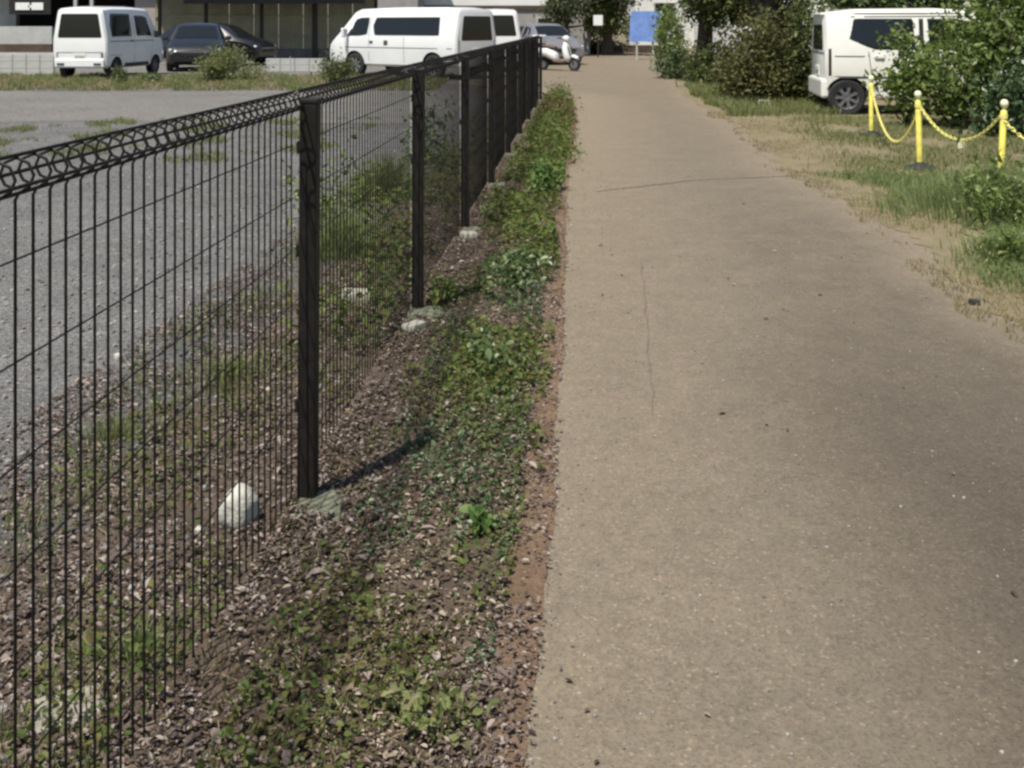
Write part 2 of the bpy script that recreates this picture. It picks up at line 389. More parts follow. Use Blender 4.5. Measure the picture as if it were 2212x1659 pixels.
g = mesh('ground', [(-600, -300, -.004), (600, -300, -.004), (600, 900, -.004), (-600, 900, -.004)], [(0, 1, 2, 3)], M['ground']); tag(g, kind='structure')
Ys = list(np.arange(-3, 20, .045)) + list(np.arange(20, 58, .25))
V = []; Fc = []; dust = []; near_right_dark = []; NC = 15
sst = lambda a, b, x: (lambda t: t*t*(3-2*t))(min(1, max(0, (x-a)/(b-a))))
for i, Y in enumerate(Ys):
    a, b = PX(Y), PR(Y)
    for j in range(NC):
        t = j/(NC-1); x = a+(b-a)*t; V.append((x, Y, .010))
        dl = max(0, 1-(x-a)/1.25)**.8*.62 + float(np.interp(Y, [2, 5, 9, 18, 30], [.0, .12, .32, .5, .65])); dr = max(0, 1-(b-x)/np.interp(Y, [2, 6, 10, 20], [.25, .55, .9, .9]))*1.0
        dust.append(max(dl, dr)); near_right_dark.append(.78*sst(.45, 1.35, x - .10*Y + .22 + .1*math.sin(Y*1.9))*sst(6.2, 2.2, Y)*(1-.75*sst(.5, .1, b-x)*sst(3.0, 4.5, Y)))
    if i:
        k = NC*i
        for j in range(NC-1): Fc.append((k-NC+j, k-NC+j+1, k+j+1, k+j))
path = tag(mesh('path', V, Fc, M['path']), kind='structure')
at = path.data.attributes.new('dust', 'FLOAT', 'POINT'); at.data.foreach_set('value', dust)
at = path.data.attributes.new('near_right_dark', 'FLOAT', 'POINT'); at.data.foreach_set('value', near_right_dark)
# far forecourt in front of the buildings, gravel lot and asphalt lane left of the fence
lot = tag(mesh('gravel_lot', [(-60, -6, .0), (FX(-6)-.1, -6, .0), (FX(19)-.1, 19, .0), (-1.2, 24, .0), (-60, 24, .0)], [(0, 1, 2, 3, 4)], M['lot']), kind='structure')
V = []; Fc = []; xs = np.linspace(-40, -.9, 80)
for i, x in enumerate(xs):
    y0 = 15.0 + .035*(x+1) + .25*smooth_noise(x, .5, .9); y1 = 21.8 + .25*smooth_noise(x, 2.5, .7)
    V += [(x, y0, .004), (x, y1, .004)]
    if i: Fc.append((2*i-2, 2*i, 2*i+1, 2*i-1))
lane = tag(mesh('asphalt_lane', V, Fc, M['lane']), kind='structure')
fore = tag(mesh('forecourt', [(-40, 29.2, .003), (-1.0, 24.2, .003), (-1.0, 60, .003), (-40, 60, .003)], [(0, 1, 2, 3)], M['lane']), kind='structure')
# verge between fence and path: an uneven soil strip with a redder band along the pavement
def hash_noise(x, y):
    return (math.sin(x*9.1+y*3.7)*.5 + math.sin(x*21+y*17.3+1)*.3 + math.sin(x*43.7-y*39.1)*.2 + math.sin(x*5.1-y*7.7+2)*.5)
V = []; Fc = []; ys = np.arange(-2, 20.2, .05); nx = 30
for i, Y in enumerate(ys):
    for j in range(nx):
        t = j/(nx-1); x0 = FX(Y) - 1.05; x1 = PX(Y) + .06; x = x0 + (x1-x0)*t
        e = min(1, t*6, (1-t)*5.0)
        V.append((x, Y, .001 + e*(.014 + .009*hash_noise(x*1.5, Y*1.5) + .005*hash_noise(x*5, Y*5))))
for i in range(len(ys)-1):
    for j in range(nx-1):
        Fc.append((i*nx+j, i*nx+j+1, (i+1)*nx+j+1, (i+1)*nx+j))
vo = mesh('verge', V, Fc, verge_material(), None, 80); tag(vo, kind='structure')
vr = []; vg = []
for p in V:
    d = PX(p[1]) - p[0]; vr.append(max(0, min(1, 1 - (d-.05-.03*smooth_noise(p[1], 3.3, 3))/.10)))
    e = p[0] - (FX(p[1]) - 1.05); vg.append(max(0, min(1, 1 - e/.75)))
for nm_, dat in (('red', vr), ('grey', vg)):
    at = vo.data.attributes.new(nm_, 'FLOAT', 'POINT'); at.data.foreach_set('value', dat)
def VZ(x, Y):
    x0 = FX(Y)-1.05; x1 = PX(Y)+.06; t = (x-x0)/(x1-x0)
    if t < 0 or t > 1: return 0
    e = min(1, t*6, (1-t)*5)
    return .001 + e*(.014 + .009*hash_noise(x*1.5, Y*1.5) + .005*hash_noise(x*5, Y*5))
# dirt apron right of the path
V = []; Fc = []
for i, Y in enumerate(np.arange(-1, 24, .05)):
    V += [(PR(Y)-.05+.025*smooth_noise(Y, 5.1, 9)+.02*smooth_noise(Y, 1.1, 29), Y, .0135), (PR(Y)+.5, Y, .022), (14, Y, .022)]
    if i:
        k = 3*i; Fc += [(k-3, k-2, k+1, k), (k-2, k-1, k+2, k+1)]
apron = tag(mesh('dirt_apron', V, Fc, M['apron']), kind='structure')
# joint across the path and cracks along it
def ribbon(pts, wd, name):
    V = []; Fc = []
    for i, (x, y) in enumerate(pts):
        q = pts[min(i+1, len(pts)-1)]; p = pts[max(i-1, 0)]; d = Vector((q[0]-p[0], q[1]-p[1], 0)).normalized(); nn = Vector((-d.y, d.x, 0))
        ww = wd*(.5+random.random())*(1 if 0 < i < len(pts)-1 else .2)
        V += [Vector((x, y, .0135)) + nn*ww/2, Vector((x, y, .0135)) - nn*ww/2]
        if i: Fc.append((2*i-2, 2*i-1, 2*i+1, 2*i))
    return mesh(name, V, Fc, M['joint'], path)
def wig(p, n, a): return [(p[0][0]+(p[1][0]-p[0][0])*t + a*random.uniform(-1, 1), p[0][1]+(p[1][1]-p[0][1])*t + a*random.uniform(-1, 1)) for t in np.linspace(0, 1, n)]
a, b_ = G(1285, 417), G(1500, 392); c_ = G(1760, 381)
ribbon(wig(((a.x, a.y), (b_.x, b_.y)), 26, .012)[:-1] + wig(((b_.x, b_.y), (c_.x, c_.y)), 24, .012), .022, 'joint')
for p0, p1, wd in [((1385, 560), (1412, 905), .0035)]:
    a, b_ = G(*p0), G(*p1); ribbon(wig(((a.x, a.y), (b_.x, b_.y)), 22, .008), wd, 'crack')

# ================================================================== FENCE
fence = tag(empty('mesh_fence', (FX(1.035), 1.035, 0)), 'long dark brown welded wire mesh fence with rolled top beside the path', 'fence')
fd = Vector((.0708, 1, 0)).normalized(); fn = Vector((fd.y, -fd.x, 0))       # along, towards the path
H = 1.20
def fp(s, n, z): return fd*s + fn*n + Vector((0, 0, z))
post_me = None
for k in range(10):
    s = 2.0*k
    mb = MB(); rz = math.atan2(fd.y, fd.x)
    mb.box((0, 0, .585), (.052, .052, 1.21), rz)
    o = mb.build('post', M['fence'], fence) if post_me is None else link('post', post_me, None, fence)
    if post_me is None: post_me = o.data; bevel(o, .004)
    else: bevel(o, .004)
    o.location = fp(s, .0, 0); o.rotation_euler = (R(.4*math.sin(k*2.1)), R(.45 if k == 1 else .3*math.sin(k)), 0)
    cp = box('post_cap', (0, 0, 1.196), (.056, .056, .014), M['fence'], o, .003, rz)
    for z in (.30, .756, 1.06): box('clip', (-fn.x*.030, -fn.y*.030, z), (.03, .012, .035), M['fence'], o, 0, rz)
# concrete footings under the posts
for k in range(10):
    rr = random.Random(k); mb = bmesh.new(); bmesh.ops.create_cube(mb, size=1)
    for v in mb.verts: v.co = Vector((v.co.x*(.15+.02*rr.random()), v.co.y*(.16+.02*rr.random()), v.co.z*.12)) + Vector((rr.uniform(-.012, .012), rr.uniform(-.012, .012), rr.uniform(-.008, .008)))
    bmesh.ops.bevel(mb, geom=mb.edges[:], offset=.012, segments=2, affect='EDGES')
    me = bpy.data.meshes.new('footing'); mb.to_mesh(me); mb.free()
    f = link('footing', me, M['moss'], fence, 40); f.location = fp(2.0*k-.05, .045, -.030 + .012*rr.random()); f.rotation_euler = (0, R(3), rr.uniform(-.2, .2))
ROLL = [(0, .045), (0, 1.158), (.006, 1.168), (.022, 1.178), (.029, 1.195), (.021, 1.213), (.002, 1.221), (-.017, 1.213), (-.024, 1.195), (-.016, 1.180), (-.001, 1.174)]
HZ = [(0, z) for z in (1.066, .911, .756, .601, .446, .291, .136)] + [(.030, 1.184), (.002, 1.225), (-.026, 1.192), (.012, 1.170)]
wire = MB().tube([fn*n + Vector((0, 0, z)) for n, z in ROLL], .0026, 5)
wire_me = None
for k in range(9):
    pm = MB()
    for n, z in HZ: pm.tube([fp(.012, n-.006 if n == 0 else n, z), fp(1.985, n-.006 if n == 0 else n, z)], .0018 if n == 0 else .0032, 5)
    far = k >= 3
    if far:
        for j in range(39):
            o0 = fp(.05 + .05*j, 0, 0); pm.add([Vector(p) + o0 for p in wire.v], wire.f)
    panel = pm.build('mesh_panel', M['fence'], fence, 60); panel.location = fp(2.0*k, -.034, 0)
    if not far:
        for j in range(39):
            if wire_me is None:
                wo = wire.build('upright_wire', M['fence'], panel, 60); wire_me = wo.data
            else: wo = link('upright_wire', wire_me, None, panel)
            wo.location = fp(.05 + .05*j, 0, 0)

# ================================================================== VERGE AND LOT GROUND COVER
def scatter(n, ymin, ymax, xf, power=1.0):
    Y = ymin + (ymax-ymin) * rng.uniform(0, 1, n)**power
    X = np.array([xf(y) for y in Y]); return X, Y
def litter(name, label, n, y0, y1, lo, hi, size, m, power=1.5, cat='leaves', zoff=.004):
    Y = y0 + (y1-y0) * rng.uniform(0, 1, n)**power
    u = rng.uniform(0, 1, n)
    X = np.array([lo(y) for y in Y]) * (1-u) + np.array([hi(y) for y in Y]) * u
    keep = np.array([hash_noise(x*.9+3, y*.9) for x, y in zip(X, Y)]) > rng.uniform(-1.2, .55, n)
    X, Y = X[keep], Y[keep]
    Z = np.array([VZ(x, y) for x, y in zip(X, Y)]) + zoff + rng.uniform(0, .012, len(X))
    V, Fc = leaves(np.stack([X, Y, Z], 1), size, flat=.8, aspect=1.9, curl=.3)
    return tag(bigmesh(name, V, Fc, M[m]), label, cat, kind='stuff')
litter('leaf_litter', 'brown fallen leaves strewn over the verge between fence and path', 70000, 1.2, 10, lambda y: FX(y)-.05, lambda y: PX(y)-.10, .0135, 'litter', 1.6)
litter('dry_leaf_litter', 'pinkish dry leaves strewn on the lot side of the fence', 85000, 1.2, 9, lambda y: FX(y)-1.2, lambda y: FX(y)+.18, .0145, 'pink_litter', 1.5)
litter('large_leaves', 'larger pale curled leaves lying on top of the verge', 2000, 1.3, 9, lambda y: FX(y)-.6, lambda y: PX(y)-.03, .027, 'pink_litter', 1.5, zoff=.01)
litter('leaf_crumbs', 'small leaf bits on the red soil along the path edge', 9000, 1.2, 9, lambda y: PX(y)-.16, lambda y: PX(y)+.01, .012, 'pink_litter', 1.6, zoff=.006)
# loose gravel of the lot
ico = bmesh.new(); bmesh.ops.create_icosphere(ico, subdivisions=1, radius=1); iv = np.array([v.co[:] for v in ico.verts]); 
ico.verts.index_update(); ifc = np.array([[v.index for v in f.verts] for f in ico.faces]); ico.free()
n = 9000; Y = 1.2 + 13.5*rng.uniform(0, 1, n)**1.6; X = np.array([FX(y) for y in Y]) - .12 - rng.uniform(0, 1, n)**1.0 * (1.0 + Y*.45)
X0 = X; r_ = rng.uniform(.3, 1, n)**2.5 * .011 + .003
S = iv[None] * (r_[:, None, None] * rng.uniform(.6, 1.15, (n, 1, 3))) * rng.uniform(.8, 1.2, (n, len(iv), 1))
S += np.stack([X, Y, np.array([VZ(x, y) for x, y in zip(X, Y)]) + r_*.3], 1)[:, None]
Fg = (ifc[None] + (np.arange(n)*len(iv))[:, None, None]).reshape(-1, 3)
tag(bigmesh('loose_gravel', S.reshape(-1, 3), Fg, M['gravel']), 'loose grey gravel stones on the parking lot', 'gravel', kind='stuff')
n = 2600; Y = 1.6 + 9*rng.uniform(0, 1, n)**1.5; u = rng.beta(.55, .75, n)
X = np.array([PX(y)+.01 for y in Y])*(1-u) + np.array([PR(y)-.02 for y in Y])*u; r_ = rng.uniform(.2, 1, n)**2 * .0042 + .0012
S = iv[None] * (r_[:, None, None] * rng.uniform(.6, 1.15, (n, 1, 3))) + np.stack([X, Y, .0105 + r_*.3], 1)[:, None]
Fg = (ifc[None] + (np.arange(n)*len(iv))[:, None, None]).reshape(-1, 3)
tag(bigmesh('path_grit', S.reshape(-1, 3), Fg, M['gravel']), 'fine loose grit lying on the path surface', 'grit', kind='stuff')
n = 90; Y = 1.8 + 8*rng.uniform(0, 1, n)**1.2; u = rng.beta(.45, 1.2, n)
P = np.stack([np.array([PX(y)+.02 for y in Y])*(1-u) + np.array([PR(y)-.05 for y in Y])*u, Y, np.full(n, .016)], 1)
V, Fc = leaves(P, .018, flat=.85, curl=.3); tag(bigmesh('path_leaves', V, Fc, M['litter']), 'stray small dry leaves lying on the path', 'leaves', kind='stuff')
# twigs
mb = MB()
for k in range(420):
    y = 1.4 + 6*random.random()**1.5; x = random.uniform(FX(y)-.6, PX(y)-.12); a = random.uniform(0, math.pi); L = random.uniform(.03, .11)
    z = VZ(x, y)+.012
    mb.tube([(x, y, z), (x+math.cos(a)*L*.5, y+math.sin(a)*L*.5, z+random.uniform(0, .012)), (x+math.cos(a+.2)*L, y+math.sin(a+.2)*L, z)], .0016, 4)
tag(mb.build('twig_litter', M['drystem']), 'thin dry twigs lying among the verge leaves', 'twigs', kind='stuff')
# short creeping weeds and grass on the verge
def blade_strip(name, label, n, y0, y1, lo, hi, h, m, power=1.4, thr=.0, wd=.004, seed=0, lean=.8):
    Y = y0 + (y1-y0) * rng.uniform(0, 1, n)**power; u = rng.uniform(0, 1, n)
    X = np.array([lo(y) for y in Y])*(1-u) + np.array([hi(y) for y in Y])*u
    keep = np.array([hash_noise(x*.7+seed, y*.7-seed) for x, y in zip(X, Y)]) > thr + rng.uniform(-.2, .2, n)
    X, Y = X[keep], Y[keep]; Z = np.array([VZ(x, y) for x, y in zip(X, Y)])
    V, Fc = blades(np.stack([X, Y, Z], 1), h, wd, lean)
    return tag(bigmesh(name, V, Fc, M[m]), label, 'grass', kind='stuff')
blade_strip('verge_grass', 'sparse short grass growing through the verge litter', 16000, 1.3, 11, lambda y: FX(y)-.05, lambda y: PX(y)-.12, .035, 'olive', 1.5, .25, .0035, 2)
blade_strip('lot_edge_grass', 'olive grass along the lot side of the fence', 15000, 1.5, 12, lambda y: FX(y)-1.0, lambda y: FX(y)-.12, .06, 'grass', 1.3, .45, .004, 5)
def creep(name, label, n, y0, y1, lo, hi, size, m, thr, seed, hgt=.06, power=1.0):
    Y = y0 + (y1-y0)*rng.uniform(0, 1, n)**power; u = rng.uniform(0, 1, n)
    X = np.array([lo(y) for y in Y])*(1-u) + np.array([hi(y) for y in Y])*u
    hn = np.array([hash_noise(x*.8+seed, y*.5+seed) for x, y in zip(X, Y)])
    keep = hn > thr + rng.uniform(-.25, .25, n); X, Y, hn = X[keep], Y[keep], hn[keep]
    Z = np.array([VZ(x, y) for x, y in zip(X, Y)]) + rng.uniform(0, 1, len(X))*hgt*np.clip(.6+hn, .3, 1.4)
    V, Fc = leaves(np.stack([X, Y, Z], 1), size, flat=.3, aspect=1.4)
    return tag(bigmesh(name, V, Fc, M[m]), label, 'ground cover', kind='stuff')
creep('creeping_ivy', 'green creeping ground cover along the path side of the verge', 13000, 3.2, 10.5, lambda y: PX(y)-.46, lambda y: PX(y)-.04, .020, 'vergeleaf', .15, 1.0, .05)
creep('olive_cover', 'olive low weeds mixed through the whole verge', 22000, 1.5, 11, lambda y: FX(y)+.10, lambda y: PX(y)-.09, .014, 'weedmix', -.05, 6.0, .04, 1.3)
creep('moss_cover', 'dark green low weeds in patches on the near verge', 14000, 1.5, 6, lambda y: FX(y)+.16, lambda y: PX(y)-.10, .013, 'ivy', .05, 12.0, .03, 1.2)
creep('lot_weeds', 'low olive weeds scattered through the litter behind the fence', 16000, 1.6, 7, lambda y: FX(y)-1.1, lambda y: FX(y)-.05, .015, 'weedmix', .25, 15.0, .05, 1.2)
creep('fence_vine', 'mixed green weeds growing against the lot side of the fence', 9000, 4.4, 15, lambda y: FX(y)-.5, lambda y: FX(y)-.06, .030, 'vergeleaf', .1, 9.0, .30, 1.2)
creep('verge_cover', 'olive green low growth filling the far verge', 9000, 6.5, 18.8, lambda y: FX(y)+.06, lambda y: PX(y)-.06, .032, 'vergeleaf', -.25, 3.0, .12, 1.1)
def VL(xd, yd): p = G(xd, yd); return (p.x, p.y, VZ(p.x, p.y))
bush('weed', 'bright green leafy weed clump on the middle of the verge beside the path', VL(1180, 415), (.16, .32, .15), 520, .042, 'bright', 'weed', 10, stem_r=.004, stem_m='stem', aspect=1.5)
bush('weed', 'dark blue-green weed clump just behind the bright green one', VL(1125, 610), (.19, .60, .08), 800, .030, 'shrub', 'weed', 18, stem_r=.004, stem_m='stem', aspect=1.5)
bush('weed', 'green weed clump on the verge beyond the concrete chip at the second post', VL(1075, 800), (.16, .40, .055), 480, .026, 'shrub', 'weed', 16, stem_r=.003, stem_m='stem', aspect=1.5)
bush('weed', 'small lone bright green weed at the red soil edge nearest the camera', VL(1062, 1150), (.055, .06, .055), 120, .030, 'bright', 'weed', 6, stem_r=.002, stem_m='stem', aspect=1.5)
bush('weed', 'small yellow-green sprouts at the bottom of the picture by the red soil', VL(900, 1560), (.13, .12, .04), 320, .016, 'grass', 'weed', 9, stem_r=.0015, stem_m='stem', aspect=1.5)
bush('weed', 'low olive weed just right of the second fence post', VL(955, 660), (.08, .22, .10), 400, .024, 'vergeleaf', 'weed', 10, stem_r=.003, stem_m='stem')
far_v = [(11.2, .24, 'vergeleaf', 'olive brown bush on the verge nearest to the bright green weed'), (13.2, .27, 'vergeleaf', 'second olive bush along the far verge beside the fence'),
         (15.3, .30, 'olive', 'brownish bush on the far verge beside the fence'), (17.4, .34, 'vergeleaf', 'rounded olive bush at the far end of the fence verge')]
for y, h, m_, lb in far_v:
    bush('verge_bush', lb, ((FX(y)+PX(y))/2 + .06, y, .01), (.27, 1.3, h*.75), 1900, .036, m_, 'bush', 22, 'bushes along the far verge', stem_r=.006, zc=.45, stem_m='drystem')
tuft('grass_tuft', 'green grass tuft behind the fence low at the left, above the pale slab', tuple(G(300, 1440)), .12, .09, 330, 'greengrass', 'tufts behind the fence', .004)
tuft('grass_tuft', 'olive grass tuft behind the wires left of the pale stone', tuple(G(250, 960)), .22, .09, 420, 'grass', 'tufts behind the fence', .004)
tuft('grass_tuft', 'green grass tuft behind the wires just left of the nearest full post', tuple(G(500, 830)), .32, .11, 600, 'grass', 'tufts behind the fence', .005)
tuft('grass_tuft', 'tall green weeds behind the wires right of the nearest full post', tuple(G(740, 560)), .28, .30, 900, 'greengrass', 'tufts behind the fence', .006)
tuft('grass_tuft', 'tall olive grass behind the wires before the second post', tuple(G(835, 430)), .35, .36, 1000, 'grass', 'tufts behind the fence', .007)
bush('weed', 'broad leafy weed behind the wires between first and second full posts', tuple(G(715, 470)), (.34, .6, .40), 620, .042, 'yellowgreen', 'weed', 12, stem_r=.004, stem_m='stem')
bush('weed', 'dark leafy weed behind the wires beyond the second post', tuple(G(930, 360)), (.3, .9, .48), 950, .045, 'shrub', 'weed', 14, stem_r=.004, stem_m='stem')

def oval_stone(name, label, loc, d, m, seed, rz=0, cat='stone'):
    rr = random.Random(seed); bm = bmesh.new(); bmesh.ops.create_icosphere(bm, subdivisions=3, radius=.5)
    ph = [rr.uniform(0, 6) for _ in range(6)]
    for v in bm.verts:
        k = 1 + .07*math.sin(5*v.co.x*2+ph[0]) + .06*math.sin(7*v.co.y*2+ph[1]) + .05*math.sin(9*v.co.z*2+ph[2])
        v.co = Vector([c*dd*k for c, dd in zip(v.co, d)])
    me = bpy.data.meshes.new(name); bm.to_mesh(me); bm.free()
    o = link(name, me, m, None, 60); o.location = loc; o.rotation_euler = (.3, .1, rz); return tag(o, label, cat)
def rock(name, label, loc, d, m, seed, rz=0, tilt=0, cat='stone'):
    rr = random.Random(seed); bm = bmesh.new(); bmesh.ops.create_cube(bm, size=1)
    bmesh.ops.bevel(bm, geom=bm.edges[:], offset=.16, segments=2, affect='EDGES', profile=.6)
    bmesh.ops.subdivide_edges(bm, edges=bm.edges[:], cuts=1)
    for v in bm.verts: v.co = Vector([c*dd*(1+rr.uniform(-.05, .05)) for c, dd in zip(v.co, d)])
    me = bpy.data.meshes.new(name); bm.to_mesh(me); bm.free()
    o = link(name, me, m, None, 50); o.location = loc; o.rotation_euler = (tilt, rr.uniform(-.1, .1), rz)
    return tag(o, label, cat)
p = G(512, 1150); oval_stone('stone', 'pale rounded stone lying behind the wires left of the nearest full post', (p.x, p.y+.02, .05), (.115, .10, .15), M['whitestone'], 3, .4)
p = G(150, 1570); rock('concrete_chunk', 'pale flat concrete slab piece behind the wires at the bottom left corner', (p.x-.01, p.y+.02, .006), (.14, .10, .05), M['tan_stone'], 5, .5, .12, 'concrete')
p = G(770, 655); rock('stone', 'pale stone behind the wires between the first and second full posts', (p.x, p.y, .03), (.15, .12, .07), M['stone'], 8, .2)
p = G(885, 725); rock('concrete_chunk', 'pale broken concrete chip beside the second full post footing', (p.x+.02, p.y, .035), (.10, .07, .05), M['stone'], 9, .9, 0, 'concrete')
p = G(1012, 522); rock('concrete_chunk', 'pale concrete chip at the foot of the third full post', (p.x, p.y, .035), (.11, .09, .06), M['stone'], 12, .2, 0, 'concrete')
p = G(432, 1165); rock('pebble', 'small white pebble left of the rounded stone', (p.x, p.y, .022), (.024, .022, .022), M['whitestone'], 13)
p = G(255, 775); rock('pebble', 'small white pebble on the gravel high behind the wires', (p.x, p.y, .01), (.026, .03, .024), M['whitestone'], 14)

# ================================================================== RIGHT SIDE: dry grass, chain barrier, shrubs
def patch(name, label, n, poly_f, h, m, wd, thr=-9, seed=0, lean=.7, z=.02):
    P = []
    while len(P) < n:
        x, y, k = poly_f()
        if hash_noise(x*.55+seed, y*.4+seed) > thr + random.uniform(-.3, .3): P.append((x, y, z))
    P = np.array(P); V, Fc = blades(P, h, wd, lean)
    return tag(bigmesh(name, V, Fc, M[m]), label, 'grass', kind='stuff')
def rr_right():
    y = random.uniform(4.5, 18); return PR(y) - .22 + random.uniform(0, 1)**1.3*(.6+.22*y), y, 0
patch('dry_grass', 'thin dry grass spreading over the tan dirt right of the path', 20000, rr_right, .035, 'drygrass', .005, .0, 1.5, 1.0, .012)
def rr_gr():
    y = random.uniform(9.2, 15.5); return random.gauss(0, .3) + .25*math.sin(y*2.3) + random.uniform(3.7, 8.0) + (y-12)*.12, y, 0
patch('lawn_grass', 'short green grass under and around the yellow chain barrier', 22000, rr_gr, .07, 'grass', .008, -.45, 4.4, .9)
def rr_g2():
    y = random.uniform(5.2, 9.6); return PR(y) + .30 + abs(random.gauss(0, .75)) + .15*math.sin(y*3.1) + random.gauss(0, .12), y, 0
patch('wedge_grass', 'messy green grass spreading between the path edge and nearest yellow post', 13000, rr_g2, .085, 'greengrass', .006, -.35, 8.1, .9)
tuft('grass_clump', 'large green grass clump at the right edge in front of the nearest yellow post', (3.55, 7.6, .02), .62, .36, 2300, 'greengrass', 'grass clumps right of the path', .008, .6)
tuft('grass_clump', 'low green grass clump spreading at the right edge of the path', (2.95, 6.05, .02), .34, .19, 900, 'greengrass', 'grass clumps right of the path', .006, .7)
bush('weed', 'soft leafy green weed clump among the grass at the right edge', (3.5, 7.1, .02), (.48, .60, .36), 1900, .042, 'yellowgreen', 'weed', 18, None, .004, .6, .3, 'stem')
bush('weed', 'small leafy green weed at the right path edge in the lower grass clump', (2.92, 6.0, .02), (.20, .25, .13), 500, .032, 'yellowgreen', 'weed', 10, None, .003, .6, .3, 'stem')
tuft('grass_clump', 'sparse dry green grass clump beside the dark pebble at the right edge', (2.9, 5.35, .02), .26, .10, 500, 'grass', 'grass clumps right of the path', .006, .8)
p = G(2105, 662); rock('pebble', 'dark pebble on the dirt at the right edge of the path', (p.x, p.y, .02), (.05, .04, .03), M['black_rubber'], 21)

def chain_post(x, y, label, lean=0):
    o = tag(empty('chain_post', (x, y, .018)), label, 'post', 'yellow chain barrier posts'); o.rotation_euler = (0, lean, 0)
    MB().lathe([(.0, .03), (.027, .03), (.027, .66), (.021, .668), (0, .668)], 14).build('pole', M['yellow'], o, 50)
    MB().lathe([(0, .66), (.014, .66), (.014, .69), (.026, .70), (.034, .722), (.030, .745), (.016, .76), (0, .763)], 14).build('cap', M['palecap'], o, 60)
    MB().lathe([(.012, .60), (.033, .60), (.033, .635), (.012, .635)], 12).build('hook_ring', M['ychain'], o, 50)
    MB().lathe([(0, 0), (.15, 0), (.15, .022), (.13, .035), (.05, .05), (.035, .075), (0, .075)], 20).build('base', M['black_rubber'], o, 50)
    return Vector((x, y, .018))
C1 = chain_post(XA(1882, 12.9), 12.9, 'farthest yellow chain post, in front of the white tall wagon')
C2 = chain_post(XA(1987, 9.95), 9.95, 'middle yellow chain post standing on a round black base on the dirt', R(-1.5))
C3 = chain_post(XA(2160, 8.8), 8.8, 'nearest yellow chain post rising from the grass at the right', R(3))
C4 = chain_post(5.15, 8.1, 'yellow chain post just outside the right edge of the picture')
def chain(A, B, sag, label):
    A = A + Vector((0, 0, .615)); B = B + Vector((0, 0, .615)); L = (B-A).length; pts = []
    N = 200
    for k in range(N+1):
        t = k/N; q = A.lerp(B, t); q.z -= sag*4*t*(1-t); pts.append(q)
    d = [0]
    for k in range(N): d.append(d[-1] + (pts[k+1]-pts[k]).length)
    nl = int(d[-1]/.032); mb = MB()
    for j in range(nl):
        s = (j+.5)*d[-1]/nl; k = max(i for i in range(N+1) if d[i] <= s); k = min(k, N-1)
        c = pts[k].lerp(pts[k+1], (s-d[k])/(d[k+1]-d[k])); t = (pts[k+1]-pts[k]).normalized()
        up = Vector((0, 0, 1)); s1 = t.cross(up).normalized(); s2 = s1.cross(t)
        u = s1 if j % 2 else s2; ring = []
        for i in range(9):
            a = 2*math.pi*i/8; ring.append(c + t*math.cos(a)*.023 + u*math.sin(a)*.012)
        mb.tube(ring, .0050, 4, cap=False)
    return tag(mb.build('chain', M['ychain'], None, 60), label, 'chain', 'yellow plastic chains')
chain(C1, C2, .50, 'pale yellow plastic chain sagging between the farthest and middle yellow posts')
chain(C2, C3, .26, 'pale yellow plastic chain sagging between the middle and nearest yellow posts')
chain(C3, C4, .34, 'pale yellow plastic chain running from the nearest yellow post out of the picture')
tgm = C2.lerp(C3, .55); tgm.z = .35
tgo = box('tag', (0, 0, -.045), (.07, .012, .085), M['palecap'], None, .004, R(20)); tgo.location = tgm + Vector((0, 0, .035)); tag(tgo, 'small cream tag hanging on the chain between middle and nearest posts', 'tag')

# shrubs and trees on the right
bush('shrub', 'big glossy green shrub at the right edge covering the front of the white tall wagon', (7.1, 14.1, 0), (1.15, .85, 1.35), 9500, .085, 'yellowgreen', 'shrub', 46, None, .03, .85, .22)
bush('shrub', 'rounded green shrub hiding the lower front door of the white tall wagon', (6.05, 14.0, 0), (.80, .6, .80), 3600, .08, 'yellowgreen', 'shrub', 28, None, .02, .95, .26)
bush('shrub', 'loose leafy branches hanging over the middle of the white tall wagon', (5.5, 14.3, 0), (.55, .45, .55), 800, .085, 'yellowgreen', 'shrub', 22, None, .012, 1.6, .3)
bush('shrub', 'dark green lower shrub at the right edge behind the nearest chain post', (6.55, 12.9, 0), (.75, .55, .62), 3600, .075, 'ivy', 'shrub', 22, None, .02, .7, .27)
bush('hedge_bush', 'dark brown-green overgrown bush left of the white tall wagon', (4.4, 18.6, 0), (.85, 1.0, .95), 8500, .07, 'hedge_brown', 'bush', 34, 'overgrown bushes beside the path', .02, .72, .25)
bush('hedge_bush', 'darkest green bush close behind the tail of the white tall wagon', (5.2, 18.7, 0), (.75, .9, 1.25), 9000, .065, 'hedge', 'bush', 30, 'overgrown bushes beside the path', .02, .75, .26)
bush('hedge_bush', 'small dark bush under the bare dark trunk beside the path', (4.5, 23.3, 0), (.7, .9, .65), 3500, .07, 'hedge', 'bush', 20, 'overgrown bushes beside the path', .02, .7, .26)
bush('hedge_bush', 'loose pale green bush at the path edge near the blue board', (4.75, 30.5, 0), (.62, .9, 1.15), 3600, .085, 'yellowgreen', 'bush', 22, 'overgrown bushes beside the path', .02, .85, .25)
bush('hedge_bush', 'rounded deep green bush low at the path edge below the loose pale bush', (4.35, 27.0, 0), (.55, .6, .48), 2600, .07, 'shrub', 'bush', 16, 'overgrown bushes beside the path', .015, .7, .27)
def rr_sk():
    y = random.uniform(15.6, 23); x0 = PR(y)+.1; return x0 + random.uniform(0, 1)**1.2*1.7, y, 0
patch('skirt_grass', 'yellow-green grass at the foot of the overgrown bushes by the path', 9000, rr_sk, .17, 'grass', .011, -.7, 2.2, .8)
p = G(1652, 232); rock('stone', 'pale stone in the grass at the foot of the overgrown bush', (p.x, p.y, .07), (.22, .12, .12), M['stone'], 31)
